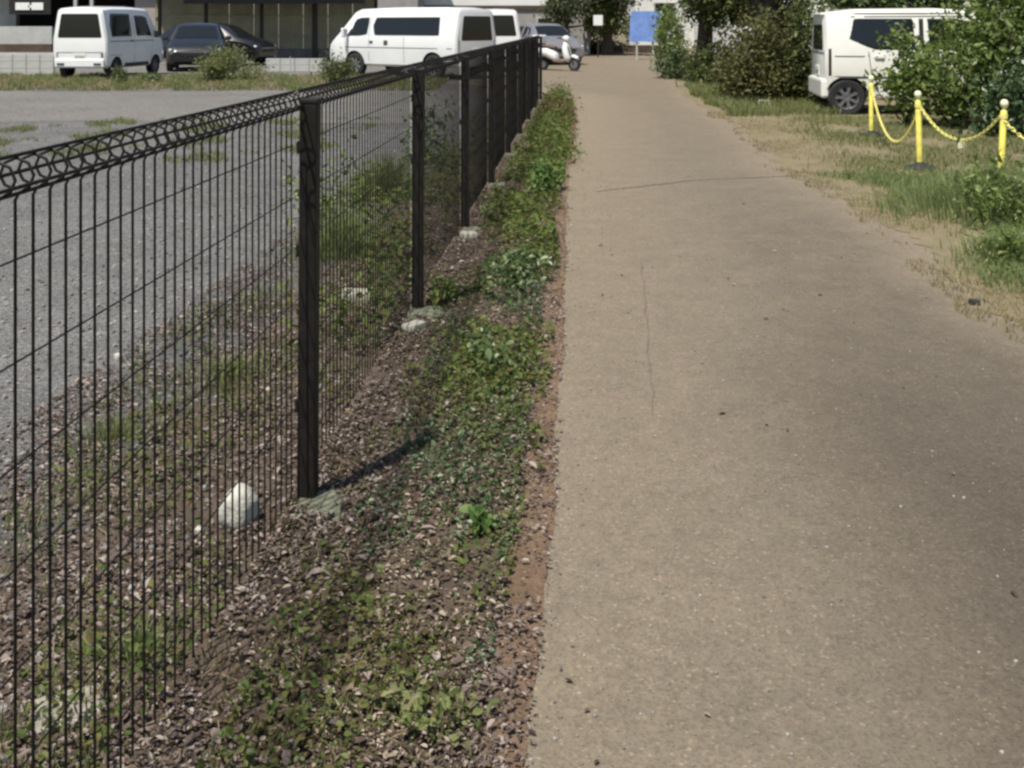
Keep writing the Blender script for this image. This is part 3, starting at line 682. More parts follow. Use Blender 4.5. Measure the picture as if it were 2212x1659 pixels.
tree('tree', 'tree with a dark trunk beside the pale bush near the blue board', (4.75, 25.2, 0), 3.2, .24, [((0, 0, 3.9), (1.7, 1.7, 1.5)), ((.3, -.3, 2.0), (1.1, 1.0, .8))], 5000, .11, 'hedge', group='trees beside the path')
tree('tree', 'tree with a thick brown trunk rising behind the overgrown bush', (5.3, 21.6, 0), 3.0, .28, [((0, 0, 3.9), (1.9, 1.8, 1.5)), ((.3, .3, 2.3), (1.1, 1.0, .5))], 5000, .11, 'hedge_brown', group='trees beside the path')
tree('tree', 'leafy green tree behind the white tall wagon', (8.0, 20.0, 0), 2.2, .16, [((0, 0, 2.9), (2.4, 1.6, 1.6)), ((-.8, -.2, 1.9), (1.6, .9, .8))], 7000, .12, 'shrub', group='trees beside the path')
tree('tree', 'tree with pale flecked leaves close behind the wagon roof', (6.1, 23.4, 0), 2.0, .12, [((0, 0, 2.4), (.9, .9, 1.3))], 3800, .10, 'pale_leaf', group='trees beside the path')
tree('tree', 'dark green tree left of the blue board at the end of the path', (4.4, 47.0, 0), 2.6, .28, [((-.1, 0, 3.6), (1.9, 1.8, 2.2)), ((-.3, 0, 1.9), (1.1, 1.0, .9))], 5500, .17, 'hedge', group='trees beside the path')
tree('tree', 'greyish tree in front of the grey house at the end of the path', (2.5, 46.0, 0), 2.0, .14, [((0, 0, 2.2), (1.2, 1.0, 1.5))], 3000, .14, 'pale_leaf', group='trees beside the path')
bush('hedge_bush', 'low dark hedge at the far end of the path', (3.5, 49.0, 0), (2.1, .6, .55), 3500, .10, 'hedge', 'bush', 20, 'overgrown bushes beside the path', .02, .7)

# ================================================================== VEHICLES
def ring(st):
    x, zb, zl, zt, wb, wl, wt = st
    hh = zt - zl
    half = [(wb*.90, zb), (wb, zb+.06), (max(wb, wl)+.004, zb+(zl-zb)*.55), (wl, zl), (wl+(wt-wl)*.80, zl+hh*.80), (wt, zl+hh*.93), (wt-.07, zt-.004), (wt*.5, zt+.012)]
    return [(x, y, z) for y, z in half] + [(x, 0, zt+.018)] + [(x, -y, z) for y, z in reversed(half)]
def lerp_st(sts, x):
    for a, b in zip(sts, sts[1:]):
        if a[0] <= x <= b[0]:
            t = (x-a[0])/(b[0]-a[0]+1e-9); return tuple(p+(q-p)*t for p, q in zip(a, b))
    return sts[0] if x < sts[0][0] else sts[-1]
def side_y(sts, x, z):
    r = ring(lerp_st(sts, x))[:8]
    for p, q in zip(r, r[1:]):
        if p[2] <= z <= q[2]: t = (z-p[2])/(q[2]-p[2]+1e-9); return p[1]+(q[1]-p[1])*t
    return r[3][1]
def rounded(poly, r=.04, n=3):
    out = []; N = len(poly)
    for i in range(N):
        p = Vector(poly[i]); a = Vector(poly[i-1]); b = Vector(poly[(i+1) % N])
        da = (a-p); db = (b-p); ra = min(r, da.length*.4); rb = min(r, db.length*.4)
        p0 = p + da.normalized()*ra; p1 = p + db.normalized()*rb
        for k in range(n+1):
            t = k/n; out.append(((1-t)**2)*p0 + 2*t*(1-t)*p + t*t*p1)
    return out
def side_panel(name, sts, poly, sgn, m, parent, off=.004, r=.04):
    pts = rounded(poly, r) if r else [Vector(p) for p in poly]; n = len(pts)
    zs = [p.y for p in pts]; z0, z1 = min(zs)+1e-4, max(zs)-1e-4; rows, cols = 11, 9; V = []; Fc = []
    for i in range(rows):
        z = z0 + (z1-z0)*(.5-.5*math.cos(math.pi*i/(rows-1))); xs_ = []
        for k in range(n):
            a, b = pts[k], pts[(k+1) % n]
            if (a.y-z)*(b.y-z) <= 0 and abs(a.y-b.y) > 1e-9: xs_.append(a.x+(b.x-a.x)*(z-a.y)/(b.y-a.y))
        xa, xb = min(xs_), max(xs_)
        for j in range(cols):
            x = xa+(xb-xa)*j/(cols-1); edge = i in (0, rows-1) or j in (0, cols-1)
            V.append((x, sgn*(side_y(sts, x, z)+(off if not edge else -.006)), z))
    for i in range(rows-1):
        for j in range(cols-1):
            k = i*cols+j; q = (k, k+1, k+cols+1, k+cols); Fc.append(q if sgn < 0 else q[::-1])
    return mesh(name, V, Fc, m, parent, 50)
def end_panel(name, x, poly, dirx, m, parent, off=.004, slope=0, z0=1, r=.04):
    pts = rounded(poly, r); n = len(pts)
    V = [(x + slope*(p.y-z0) + dirx*off, p.x, p.y) for p in pts] + [(x + slope*(p.y-z0) - dirx*.02, p.x, p.y) for p in pts]
    Fc = [tuple(range(n))] + [(i, n+i, n+(i+1) % n, (i+1) % n) for i in range(n)]
    return mesh(name, V, Fc, m, parent)
def top_panel(name, sts, x0, x1, inset, m, parent, off=.006):
    V = []; Fc = []; nu, nv = 5, 7
    for i in range(nu):
        x = x0+(x1-x0)*i/(nu-1); s = lerp_st(sts, x)
        for j in range(nv):
            u = -1+2*j/(nv-1); y = u*(s[6]-.03-inset); zz = s[3]+.018-.022*u*u
            V.append((x + off*.6, y, zz+off))
    for i in range(nu-1):
        for j in range(nv-1): k = i*nv+j; Fc.append((k, k+nv, k+nv+1, k+1))
    return mesh(name, V, Fc, m, parent, 60)
def make_wheel(parent, x, sgn, yout, r, rim_m, spokes=7):
    w_ = MB().lathe([(r*.62, -.085), (r*.9, -.09), (r*.985, -.07), (r, -.04), (r, .04), (r*.985, .07), (r*.9, .088), (r*.66, .082), (r*.62, .06)], 28, 'Y').build('wheel', M['tyre'], parent, 40)
    w_.location = (x, sgn*(yout-.085), r)
    rm = MB().lathe([(0, .055), (r*.14, .062), (r*.16, .045), (r*.58, .035), (r*.63, .066), (r*.67, .07), (r*.64, .02), (0, .0)], 24, 'Y')
    dk = MB()
    for k in range(spokes):
        a = 2*math.pi*k/spokes; Mx = Matrix.Rotation(-a, 3, 'Y')
        rm.box(Mx @ Vector((r*.38, .055, 0)), (r*.5, .022, r*.13), M=Mx)
        a += math.pi/spokes; Mx = Matrix.Rotation(-a, 3, 'Y'); dk.box(Mx @ Vector((r*.42, .041, 0)), (r*.24, .012, r*.17), M=Mx)
    ro = rm.build('rim', rim_m, w_, 40); do = dk.build('rim_opening', M['arch'], w_)
    if sgn < 0: w_.rotation_euler = (0, 0, math.pi)
    return w_
def vehicle(name, label, cat, sts, paint, loc, rz, wheels, wr, group=None, rim='steelrim', scale=1):
    o = tag(empty(name, loc, rz), label, cat, group); o.scale = (scale,)*3
    V = []; Fc = []; n = 17
    for s in sts: V += ring(s)
    for i in range(len(sts)-1):
        for k in range(n): k2 = (k+1) % n; Fc.append((i*n+k, (i+1)*n+k, (i+1)*n+k2, i*n+k2))
    Fc.append(tuple(range(n))); Fc.append(tuple(reversed(range((len(sts)-1)*n, len(sts)*n))))
    bm = bmesh.new(); vs = [bm.verts.new(p) for p in V]
    for f in Fc: bm.faces.new([vs[i] for i in f])
    bmesh.ops.recalc_face_normals(bm, faces=bm.faces[:])
    me = bpy.data.meshes.new('body'); bm.to_mesh(me); bm.free()
    bo = link('body', me, [paint, M['arch']])
    cuts = []
    for x in wheels:
        for sg in (-1, 1):
            c = MB().lathe([(0, -.15), (wr*1.16, -.15), (wr*1.16, .15), (0, .15)], 28, 'Y', (x, sg*.72*(max(s[4] for s in sts)/.72), wr))
            cm = bpy.data.meshes.new('cut'); b2 = bmesh.new(); vv = [b2.verts.new(p) for p in c.v]
            for f in c.f: b2.faces.new([vv[i] for i in f])
            bmesh.ops.remove_doubles(b2, verts=b2.verts[:], dist=1e-5); bmesh.ops.recalc_face_normals(b2, faces=b2.faces[:]); b2.to_mesh(cm); b2.free()
            cm.materials.append(M['arch'])
            co_ = bpy.data.objects.new('cut', cm); col.objects.link(co_); cuts.append(co_)
            md = bo.modifiers.new('b', 'BOOLEAN'); md.operation = 'DIFFERENCE'; md.object = co_; md.solver = 'EXACT'; md.material_mode = 'TRANSFER'
    bpy.context.view_layer.update()
    nm = bpy.data.meshes.new_from_object(bo.evaluated_get(bpy.context.evaluated_depsgraph_get()))
    bo.modifiers.clear(); bo.data = nm; nm.name = 'body'
    for c in cuts: bpy.data.objects.remove(c)
    nm.shade_smooth(); nm.set_sharp_from_angle(angle=R(28))
    bo.parent = o
    for x in wheels:
        for sg in (-1, 1): make_wheel(o, x, sg, max(s[4] for s in sts)+.005, wr, M[rim])
    return o, bo
def seam(sts, o, pts, wd=.012, sides=(-1, 1), name='panel_seam', m='seam'):
    for sg in sides:
        V = []; Fc = []
        P = []
        for a, b in zip(pts, pts[1:]):
            for k in range(6): P.append(Vector(a).lerp(Vector(b), k/6))
        P.append(Vector(pts[-1]))
        for i, p in enumerate(P):
            t = (P[min(i+1, len(P)-1)]-P[max(i-1, 0)]).normalized(); nn = Vector((-t.y, t.x))*wd/2
            for q in (p+nn, p-nn): V.append((q.x, sg*(side_y(sts, q.x, q.y)+.0025), q.y))
            if i: k = 2*i; Fc.append((k-2, k-1, k+1, k))
        mesh(name, V, Fc, M[m], o)
def bar(name, o, c, d, m, bev=.01, rz=0): return box(name, c, d, m, o, bev, rz)
def common_lights(o, xr, xf, wr_, wf, zr, zf, rh=.25, plate_r=.5, plate_f=.42, head=.16):
    for s in (-1, 1):
        bar('tail_light', o, (xr+.02, s*(wr_-.05), zr), (.06, .10, rh), M['redlight'], .015)
        bar('headlight', o, (xf-.10, s*(wf-.13), zf), (.22, .24, head), M['clearlight'], .03)
    for x, z, d in ((xr-.018, plate_r, -1), (xf+.018, plate_f, 1)):
        pl = bar('number_plate', o, (x, 0, z), (.015, .33, .165), M['plate'], .005)
        for k in range(4): bar('numeral', pl, (x+d*.0085, -.10+.065*k, z-.02), (.003, .035, .065), M['plateink'], 0)

KEI = [(-1.70, .40, 1.04, 1.76, .64, .70, .56), (-1.66, .30, 1.05, 1.84, .70, .735, .60), (-1.2, .27, 1.05, 1.88, .72, .74, .62), (0, .27, 1.05, 1.89, .72, .74, .62), (.78, .27, 1.05, 1.86, .72, .74, .61),
       (.92, .27, 1.05, 1.80, .72, .74, .60), (1.46, .27, 1.0, 1.10, .72, .735, .64), (1.62, .29, .86, .98, .70, .71, .62), (1.68, .33, .72, .84, .66, .67, .58), (1.70, .36, .62, .72, .62, .63, .54)]
def kei_van(loc, rz, label, paint, scale=1):
    o, bo = vehicle('kei_van', label, 'van', KEI, M[paint], loc, rz, (-1.15, 1.12), .27, 'parked vehicles', scale=scale)
    for s in (-1, 1):
        side_panel('window', KEI, [(-1.50, 1.09), (-.22, 1.09), (-.22, 1.72), (-1.46, 1.72)], s, M['glass'], o)
        side_panel('window', KEI, [(-.12, 1.10), (.98, 1.10), (.72, 1.66), (-.12, 1.68)], s, M['glass'], o)
        side_panel('door_handle', KEI, [(-.42, .96), (-.25, .96), (-.25, 1.0), (-.42, 1.0)], s, M['trim'], o, .02, .01)
        side_panel('sill', KEI, [(-.82, .30), (.8, .30), (.8, .40), (-.82, .40)], s, M['trim'], o, .006, .01)
        bar('mirror', o, (.98, s*.83, 1.16), (.08, .14, .20), M['trim'], .02)
    seam(KEI, o, [(-.17, 1.80), (-.17, .36)]); seam(KEI, o, [(-1.52, .98), (1.0, .98)], .02); seam(KEI, o, [(-1.5, .62), (-.85, .62)], .012); seam(KEI, o, [(.80, .36), (.9, 1.0)])
    end_panel('rear_window', -1.70, [(-.60, 1.08), (.60, 1.08), (.50, 1.70), (-.50, 1.70)], -1, M['glass'], o, .005, .0, 1.12, .05)
    top_panel('windscreen', KEI, .96, 1.42, .03, M['glass'], o)
    bar('rear_bumper', o, (-1.68, 0, .42), (.12, 1.34, .22), M[paint], .03)
    bar('tailgate_seam', o, (-1.701, 0, .70), (.01, 1.24, .012), M['seam'], 0)
    bar('grille', o, (1.68, 0, .58), (.05, .7, .1), M['trim'], .01)
    common_lights(o, -1.69, 1.66, .66, .66, .62, .74, .16, .60, .46)
    for s in (-1, 1): bar('reflector', o, (-1.745, s*.5, .40), (.02, .20, .05), M['seam'], .004)
    return o
HI = [(-2.35, .42, 1.08, 1.70, .74, .80, .62), (-2.31, .33, 1.08, 1.80, .80, .84, .68), (-1.9, .30, 1.08, 1.86, .82, .85, .71), (0, .30, 1.08, 1.87, .82, .85, .71), (1.20, .30, 1.08, 1.84, .82, .85, .70),
      (1.42, .30, 1.08, 1.77, .82, .85, .69), (2.06, .30, 1.02, 1.13, .82, .84, .72), (2.26, .32, .86, 1.0, .80, .81, .70), (2.33, .36, .72, .86, .76, .77, .66), (2.35, .40, .62, .74, .72, .73, .62)]
o, bo = vehicle('passenger_van', 'long white passenger van with one dark window band, behind the far fence', 'van', HI, M['white'], (0, 0, 0), 0, (-1.55, 1.30), .33, 'parked vehicles')
for s in (-1, 1):
    side_panel('window', HI, [(-2.02, 1.12), (.72, 1.12), (.72, 1.62), (-2.02, 1.62)], s, M['glass'], o, .004, .07)
    side_panel('front_window', HI, [(.76, 1.12), (1.62, 1.10), (1.30, 1.60), (.76, 1.62)], s, M['glass'], o, .004, .04)
    side_panel('door_handle', HI, [(.58, .93), (.72, .93), (.72, .98), (.58, .98)], s, M['trim'], o, .02, .01)
    side_panel('fuel_flap', HI, [(.02, .86), (.2, .86), (.2, 1.0), (.02, 1.0)], s, M['seam'], o, .004, .03)
    bar('mirror', o, (1.55, s*.98, 1.2), (.10, .18, .26), M['white'], .03)
seam(HI, o, [(.74, 1.78), (.74, .42)]); seam(HI, o, [(-2.2, .80), (2.1, .80)], .022); seam(HI, o, [(-.55, 1.10), (-.55, .42)]); seam(HI, o, [(1.66, 1.05), (1.60, .42)])
end_panel('rear_window', -2.35, [(-.64, 1.0), (.64, 1.0), (.55, 1.64), (-.55, 1.64)], -1, M['glass'], o, .005, .0, 1.06, .06)
top_panel('windscreen', HI, 1.46, 2.02, .03, M['glass'], o)
bar('rear_bumper', o, (-2.34, 0, .46), (.12, 1.5, .24), M['white'], .03); bar('grille', o, (2.33, 0, .62), (.05, .9, .12), M['trim'], .01)
common_lights(o, -2.34, 2.30, .76, .74, .86, .78, .34, .72, .46)
hv = 143.0; hvec = Vector((math.cos(R(hv)), math.sin(R(hv)), 0)); lv = Vector((-hvec.y, hvec.x, 0))
corner = Vector((XA(985, 26), 26, 0)); o.location = corner + hvec*2.35 - lv*.85; o.rotation_euler.z = R(hv)

hv = 84.0; hvec = Vector((math.cos(R(hv)), math.sin(R(hv)), 0)); lv = Vector((-hvec.y, hvec.x, 0))
corner = Vector((XA(231, 26.5), 26.5, 0))
kei_van(corner + hvec*1.70 + lv*.74, R(hv), 'white kei van seen from the rear at far left of the lot', 'white')
kei_van((-.55, 32.4, 0), R(93), 'white kei van mostly hidden behind the long white passenger van', 'white')

WAG = [(-1.70, .36, .98, 1.50, .62, .68, .52), (-1.66, .27, .99, 1.60, .70, .735, .60), (-1.2, .24, .99, 1.655, .725, .74, .625), (0, .24, .98, 1.665, .725, .74, .63), (.50, .24, .97, 1.64, .725, .74, .62), (.64, .24, .96, 1.59, .725, .74, .61),
       (1.15, .24, .90, 1.02, .725, .735, .64), (1.45, .25, .80, .92, .715, .72, .62), (1.62, .27, .70, .82, .69, .70, .58), (1.70, .32, .58, .70, .63, .64, .52)]
hv = -8.0; hvec = Vector((math.cos(R(hv)), math.sin(R(hv)), 0)); lv = Vector((-hvec.y, hvec.x, 0))
wl_ = Vector((XA(1830, 15.95), 15.95, 0)); wloc = wl_ + hvec*1.37 + lv*.73
o, bo = vehicle('tall_wagon', 'white tall kei wagon with grey alloy wheels parked behind the green shrub', 'car', WAG, M['cream'], wloc, R(hv), (-1.37, 1.20), .285, 'parked vehicles', 'rim')
for s in (-1, 1):
    side_panel('window', WAG, [(-1.36, 1.16), (-1.02, 1.03), (-.30, 1.02), (-.30, 1.52), (-1.34, 1.52)], s, M['glass'], o, .004, .05)
    side_panel('window', WAG, [(-.22, 1.02), (.92, 1.0), (.52, 1.50), (-.22, 1.52)], s, M['glass'], o, .004, .05)
    side_panel('pillar_trim', WAG, [(-.30, 1.02), (-.22, 1.02), (-.22, 1.52), (-.30, 1.52)], s, M['trim'], o, .003, 0)
    side_panel('door_handle', WAG, [(-.98, .90), (-.80, .90), (-.80, .94), (-.98, .94)], s, M['cream'], o, .025, .01)
    side_panel('tail_light', WAG, [(-1.655, .62), (-1.60, .62), (-1.60, 1.05), (-1.655, 1.05)], s, M['smoke'], o, .006, .01)
    bar('mirror', o, (.80, s*.83, 1.05), (.10, .16, .14), M['cream'], .03)
seam(WAG, o, [(-1.05, 1.0), (-1.0, .58)]); seam(WAG, o, [(-.26, 1.0), (-.26, .32)]); seam(WAG, o, [(.86, .98), (.80, .34)]); seam(WAG, o, [(-1.6, .60), (.9, .60)], .035); seam(WAG, o, [(-1.3, 1.54), (.5, 1.55)], .018)
seam(WAG, o, [(-1.0, .30), (.85, .30)], .03)
end_panel('rear_window', -1.70, [(-.52, 1.02), (.52, 1.02), (.46, 1.42), (-.46, 1.42)], -1, M['glass'], o, .004, .01, 1.02, .05)
top_panel('windscreen', WAG, .67, 1.12, .03, M['glass'], o)
for s in (-1, 1):
    V = []
    side_panel('drip_rail', WAG, [(-1.45, 1.585), (.50, 1.585), (.50, 1.600), (-1.45, 1.600)], s, M['trim'], o, .006, 0)
    side_panel('fuel_flap' if s > 0 else 'slide_rail', WAG, [(-1.60, .92), (-1.06, .92), (-1.06, .935), (-1.60, .935)], s, M['seam'], o, .004, 0)
    side_panel('mud_flap', WAG, [(-1.10, .26), (-1.06, .26), (-1.06, .40), (-1.10, .40)], s, M['trim'], o, .004, 0)
bar('tailgate_seam', o, (-1.702, 0, .98), (.01, 1.16, .012), M['seam'], 0); bar('rear_wiper', o, (-1.715, .12, 1.10), (.02, .42, .018), M['trim'], 0)
bar('roof_spoiler', o, (-1.66, 0, 1.585), (.16, 1.0, .03), M['cream'], .01)
bar('rear_bumper', o, (-1.69, 0, .42), (.13, 1.38, .30), M['cream'], .04); common_lights(o, -1.69, 1.64, .66, .66, .82, .72, .40, .68, .42)

HAT = [(-1.95, .38, .84, .92, .66, .70, .54), (-1.90, .26, .88, 1.05, .76, .78, .62), (-1.75, .22, .90, 1.18, .82, .83, .62), (-1.35, .2, .92, 1.38, .84, .84, .60), (-.6, .2, .93, 1.46, .84, .845, .60), (.1, .2, .92, 1.45, .84, .845, .60),
       (.42, .2, .92, 1.38, .84, .845, .59), (1.10, .2, .86, .98, .84, .84, .70), (1.55, .22, .76, .88, .82, .82, .68), (1.85, .25, .62, .74, .78, .78, .62), (1.95, .32, .52, .62, .70, .70, .54)]
def hatch(label, paint, loc, rz, name='hatchback'):
    o, bo = vehicle(name, label, 'car', HAT, M[paint], loc, rz, (-1.25, 1.22), .30, 'parked vehicles', 'rim')
    for s in (-1, 1):
        side_panel('window', HAT, [(-1.45, .98), (-.28, .96), (-.28, 1.36), (-1.05, 1.34)], s, M['glass'], o, .004, .05)
        side_panel('window', HAT, [(-.20, .96), (.92, .93), (.36, 1.32), (-.20, 1.36)], s, M['glass'], o, .004, .05)
        bar('mirror', o, (.72, s*.94, 1.0), (.10, .18, .13), M[paint], .03)
        side_panel('door_handle', HAT, [(-.5, .84), (-.3, .84), (-.3, .87), (-.5, .87)], s, M['chrome'], o, .02, .008)
    seam(HAT, o, [(-.24, .95), (-.24, .28)]); seam(HAT, o, [(.86, .92), (.80, .28)]); seam(HAT, o, [(-1.05, .95), (-.98, .62)])
    top_panel('windscreen', HAT, .46, 1.06, .03, M['glass'], o); top_panel('rear_window', HAT, -1.72, -1.38, .05, M['glass'], o)
    bar('grille', o, (1.93, 0, .52), (.08, .8, .10), M['trim'], .01); bar('chrome_strip', o, (1.955, 0, .60), (.04, .9, .02), M['chrome'], .003)
    common_lights(o, -1.90, 1.86, .74, .76, .80, .64, .2, .6, .42, .12)
    return o
hatch('dark grey hatchback facing the camera beside the white kei van', 'dgrey', (XA(384, 30.6), 32.6, 0), R(-76))
hatch('black hatchback with domed roof in front of the khaki wall panels', 'black', (XA(572, 36)-1.75, 36.4, 0), R(-14))
hatch('grey hatchback with dark windscreen beyond the end of the fence', 'grey', (XA(1178, 36), 37.5, 0), R(-70))

# scooter
sx = Vector((XA(1206, 31.5), 31.5, .0))
o = tag(empty('motor_scooter', sx, R(-38)), 'white motor scooter parked just past the far end of the fence', 'scooter', 'parked vehicles')
for x in (-.58, .60):
    wl2 = MB().lathe([(.13, -.04), (.20, -.045), (.215, 0), (.20, .045), (.13, .04)], 20, 'Y').build('wheel', M['tyre'], o, 50); wl2.location = (x, 0, .215)
    MB().lathe([(0, .03), (.13, .035), (.13, -.035), (0, -.03)], 16, 'Y').build('rim', M['rim'], wl2, 40)
def hull(name, secs, m, n=12):
    mb = MB(); V = []; Fc = []
    for (cx, cz, hw, hh, tx) in secs:
        for k in range(n):
            a = 2*math.pi*k/n; cxx = math.copysign(abs(math.cos(a))**.7, math.cos(a)); szz = math.copysign(abs(math.sin(a))**.7, math.sin(a))
            V.append((cx + tx*szz*hh, cxx*hw, cz + szz*hh))
    for i in range(len(secs)-1):
        for k in range(n): k2 = (k+1) % n; Fc.append((i*n+k, i*n+k2, (i+1)*n+k2, (i+1)*n+k))
    Fc += [tuple(reversed(range(n))), tuple(range((len(secs)-1)*n, len(secs)*n))]
    return mesh(name, V, Fc, m, o, 50)
hull('rear_body', [(-.78, .62, .06, .05, 0), (-.66, .60, .14, .12, 0), (-.35, .56, .17, .17, 0), (-.12, .46, .15, .16, 0), (-.04, .40, .10, .12, 0)], M['white'])
hull('seat', [(-.74, .74, .10, .03, 0), (-.5, .75, .15, .05, 0), (-.2, .73, .14, .05, 0), (-.08, .71, .08, .03, 0)], M['brownplastic'])
hull('floorboard', [(-.10, .30, .15, .06, 0), (.15, .27, .16, .05, 0), (.34, .30, .15, .06, 0)], M['brownplastic'])
hull('leg_shield', [(.30, .55, .19, .28, -.25), (.36, .60, .20, .32, -.25), (.43, .62, .13, .27, -.25)], M['white'])
hull('front_mudguard', [(.42, .40, .06, .05, 0), (.58, .46, .08, .05, 0), (.74, .40, .06, .05, 0)], M['white'])
hull('handlebar_cowl', [(.20, .98, .10, .06, 0), (.30, 1.0, .15, .09, 0), (.38, .97, .10, .07, 0)], M['white'])
MB().tube([(.20, -.33, 1.02), (.26, -.15, .99), (.26, .15, .99), (.20, .33, 1.02)], .018, 8).build('handlebar', M['trim'], o, 60)
bar('headlight', o, (.385, 0, .97), (.04, .14, .09), M['clearlight'], .02)
for s in (-1, 1):
    MB().tube([(.24, s*.2, 1.0), (.22, s*.25, 1.18)], .006, 6).build('mirror_stalk', M['trim'], o); bar('mirror', o, (.22, s*.27, 1.2), (.02, .12, .08), M['trim'], .01)
    MB().tube([(.40, s*.07, .75), (.60, s*.07, .215)], .02, 8).build('fork', M['trim'], o, 60)
bar('luggage_box', o, (-.72, 0, .96), (.34, .34, .28), M['white'], .04); bar('box_carrier', o, (-.70, 0, .80), (.30, .28, .03), M['trim'], .005)
MB().tube([(-.25, .12, .28), (-.62, .14, .25)], .04, 8).build('exhaust', M['trim'], o, 60)

# ================================================================== BUILDINGS BEHIND THE LOT
Yc = 41.0
o = tag(empty('carport', (XA(560, Yc), Yc, 0)), 'dark steel carport with khaki sheet wall panels behind the cars', 'carport')
ox = XA(560, Yc)
def L(xd, Y=Yc): return XA(xd, Y) - ox
x0, x1 = L(335), L(815)
box('base_wall', ((x0+x1)/2, .12, .22), (x1-x0+.1, .24, .50), M['basewall'], o, .01)
npan = 9; pw = (x1-x0)/npan
for k in range(npan):
    mb = MB(); xa = x0+k*pw+.01; nb = 10
    V = []; Fc = []
    for j in range(nb*2+1):
        xx = xa + (pw-.02)*j/(nb*2); yy = .03 if j % 2 else .0
        V += [(xx, yy, .47), (xx, yy, 2.62), (xx, yy+.02, .47), (xx, yy+.02, 2.62)]
        if j: q = 4*j; Fc += [(q-4, q, q+1, q-3), (q-2, q-1, q+3, q+2), (q-3, q+1, q+3, q-1), (q-4, q-2, q+2, q)]
    mesh('wall_panel', V, Fc, M['wall_khaki'], o)
for z in (.95, 1.75): box('wall_rail', ((x0+x1)/2, -.03, z), (x1-x0, .04, .06), M['wall_khaki'], o)
for xd in (345, 445, 565, 680, 812): box('post', (XA(xd, Yc-.6)-ox, -.6, 1.2), (.20 if xd == 680 else .13, .14, 2.4), M['beam'], o, .01)
box('fascia', ((x0+x1)/2+.8, -2.0, ZA(8, 39)+.30), (x1-x0-2.0, .16, .60), M['beam'], o, .01)
box('roof', ((x0+x1)/2+.2, -.6, 2.80), (x1-x0+.6, 3.4, .12), M['roof'], o, .01)
for k in range(12): box('roof_joist', (x0+.3+k*(x1-x0-.6)/11, -.6, 2.70), (.07, 2.9, .09), M['beam'], o)

Yb = 42.0; ox = XA(100, Yb)
o = tag(empty('workshop_building', (ox, Yb, 0)), 'workshop with dark open front and small white sign behind the far left', 'building')
def L2(xd): return XA(xd, Yb) - ox
box('wall', (L2(-220), 1.5, 2.6), (L2(0)-L2(-440), .3, 5.2), M['wall_pale'], o)
box('rear_wall', (L2(80), 3.5, 2.6), (L2(320)-L2(-60), .3, 5.2), M['wall_dark'], o)
box('side_wall', (L2(318), 1.7, 2.6), (L2(345)-L2(290), 3.3, 5.2), M['wall_pink'], o)
box('upper_wall', (L2(130), 0, 3.9), (L2(345)-L2(-60), .3, 2.6), M['wall_grey'], o)
box('roof', (L2(120), 1.6, 5.3), (L2(360)-L2(-80), 4.6, .25), M['roof'], o, .02)
box('counter_wall', (L2(30), .1, .98), (L2(104)-L2(-60), .2, .72), M['wall_pale'], o, .01)
box('timber_skirt', (L2(30), .06, .45), (L2(106)-L2(-60), .24, .34), M['brownstrip'], o, .01)
box('plinth', (L2(30), .02, .14), (L2(120)-L2(-60), .3, .28), M['wall_pale'], o, .01)
for k, xd in enumerate((165, 200)): box('door_post', (L2(xd), -.05, 1.6), (.14, .14, 3.2), M['wall_pale'], o, .01)
for k in range(5): box('shelf', (L2(60+30*k), 2.6, .9+.4*(k % 3)), (.5, .5, .6), M['beam'], o, .01)
box('lintel_beam', (L2(225), .0, 2.10), (1.9, .2, .16), M['beam'], o, .01)
box('low_front_wall', (L2(235), -.2, .55), (2.4, .2, 1.1), M['wall_pink'], o, .01)
sg = box('sign_bar', (L2(53), -.17, ZA(14, Yb)), (.58, .02, .30), M['signwhite'], o, .01)
box('sign_bar', (L2(85), -.17, ZA(14, Yb)), (.48, .02, .30), M['signwhite'], o, .01); box('sign_dash', (L2(69), -.17, ZA(14, Yb)), (.14, .02, .10), M['signwhite'], o)
box('sign_board', (L2(68), -.1, ZA(10, Yb)), (1.7, .08, .8), M['wall_dark'], o, .01)

def house(name, label, xa, xb, Y, h, depth, wallm, upperm, wins, band=True, roofm='roof', zsplit=2.2):
    o = tag(empty(name, ((xa+xb)/2, Y, 0)), label, 'house'); W = xb-xa
    box('lower_wall', (0, depth/2, zsplit/2), (W, depth, zsplit), M[wallm], o); box('upper_wall', (0, depth/2, (zsplit+h)/2+.0), (W-.006, depth-.006, h-zsplit), M[upperm], o)
    if band: box('band', (0, -.02, zsplit), (W+.06, .10, .22), M['brownstrip'], o, .01)
    V = [(-W/2-.4, -.5, h-.1), (W/2+.4, -.5, h-.1), (W/2+.4, depth+.5, h-.1), (-W/2-.4, depth+.5, h-.1), (-W/2-.4, depth/2, h+1.5), (W/2+.4, depth/2, h+1.5)]
    mesh('roof', V, [(0, 1, 5, 4), (2, 3, 4, 5), (0, 4, 3), (1, 2, 5), (3, 2, 1, 0)], M[roofm], o)
    for (x, z, ww, hh) in wins:
        wf = box('window', (x, -.01, z), (ww+.12, .08, hh+.12), M['wall_pale'], o, .01); box('pane', (x-ww/4, -.055, z), (ww/2-.03, .02, hh), M['glass'], wf); box('pane', (x+ww/4, -.050, z), (ww/2-.03, .02, hh), M['glass'], wf)
    return o
house('grey_house', 'grey and white house behind the long white passenger van', XA(835, 48), XA(1275, 48), 48, 5.2, 7, 'wall_grey', 'wall_white',
      [(-2.9, 1.25, 1.5, 1.1), (.4, 1.2, 1.6, 1.1), (2.9, 1.2, 1.2, 1.0), (-2.9, 3.6, 1.5, 1.1), (.4, 3.6, 1.6, 1.1), (3.0, 3.6, 1.2, 1.1)])
house('pinkish_house', 'pinkish grey house filling the gap right of the carport', XA(795, 44), XA(900, 44), 44.5, 4.8, 3.2, 'wall_pink', 'wall_grey', [(0, 1.2, .9, 1.0), (0, 3.4, .9, 1.0)], False)
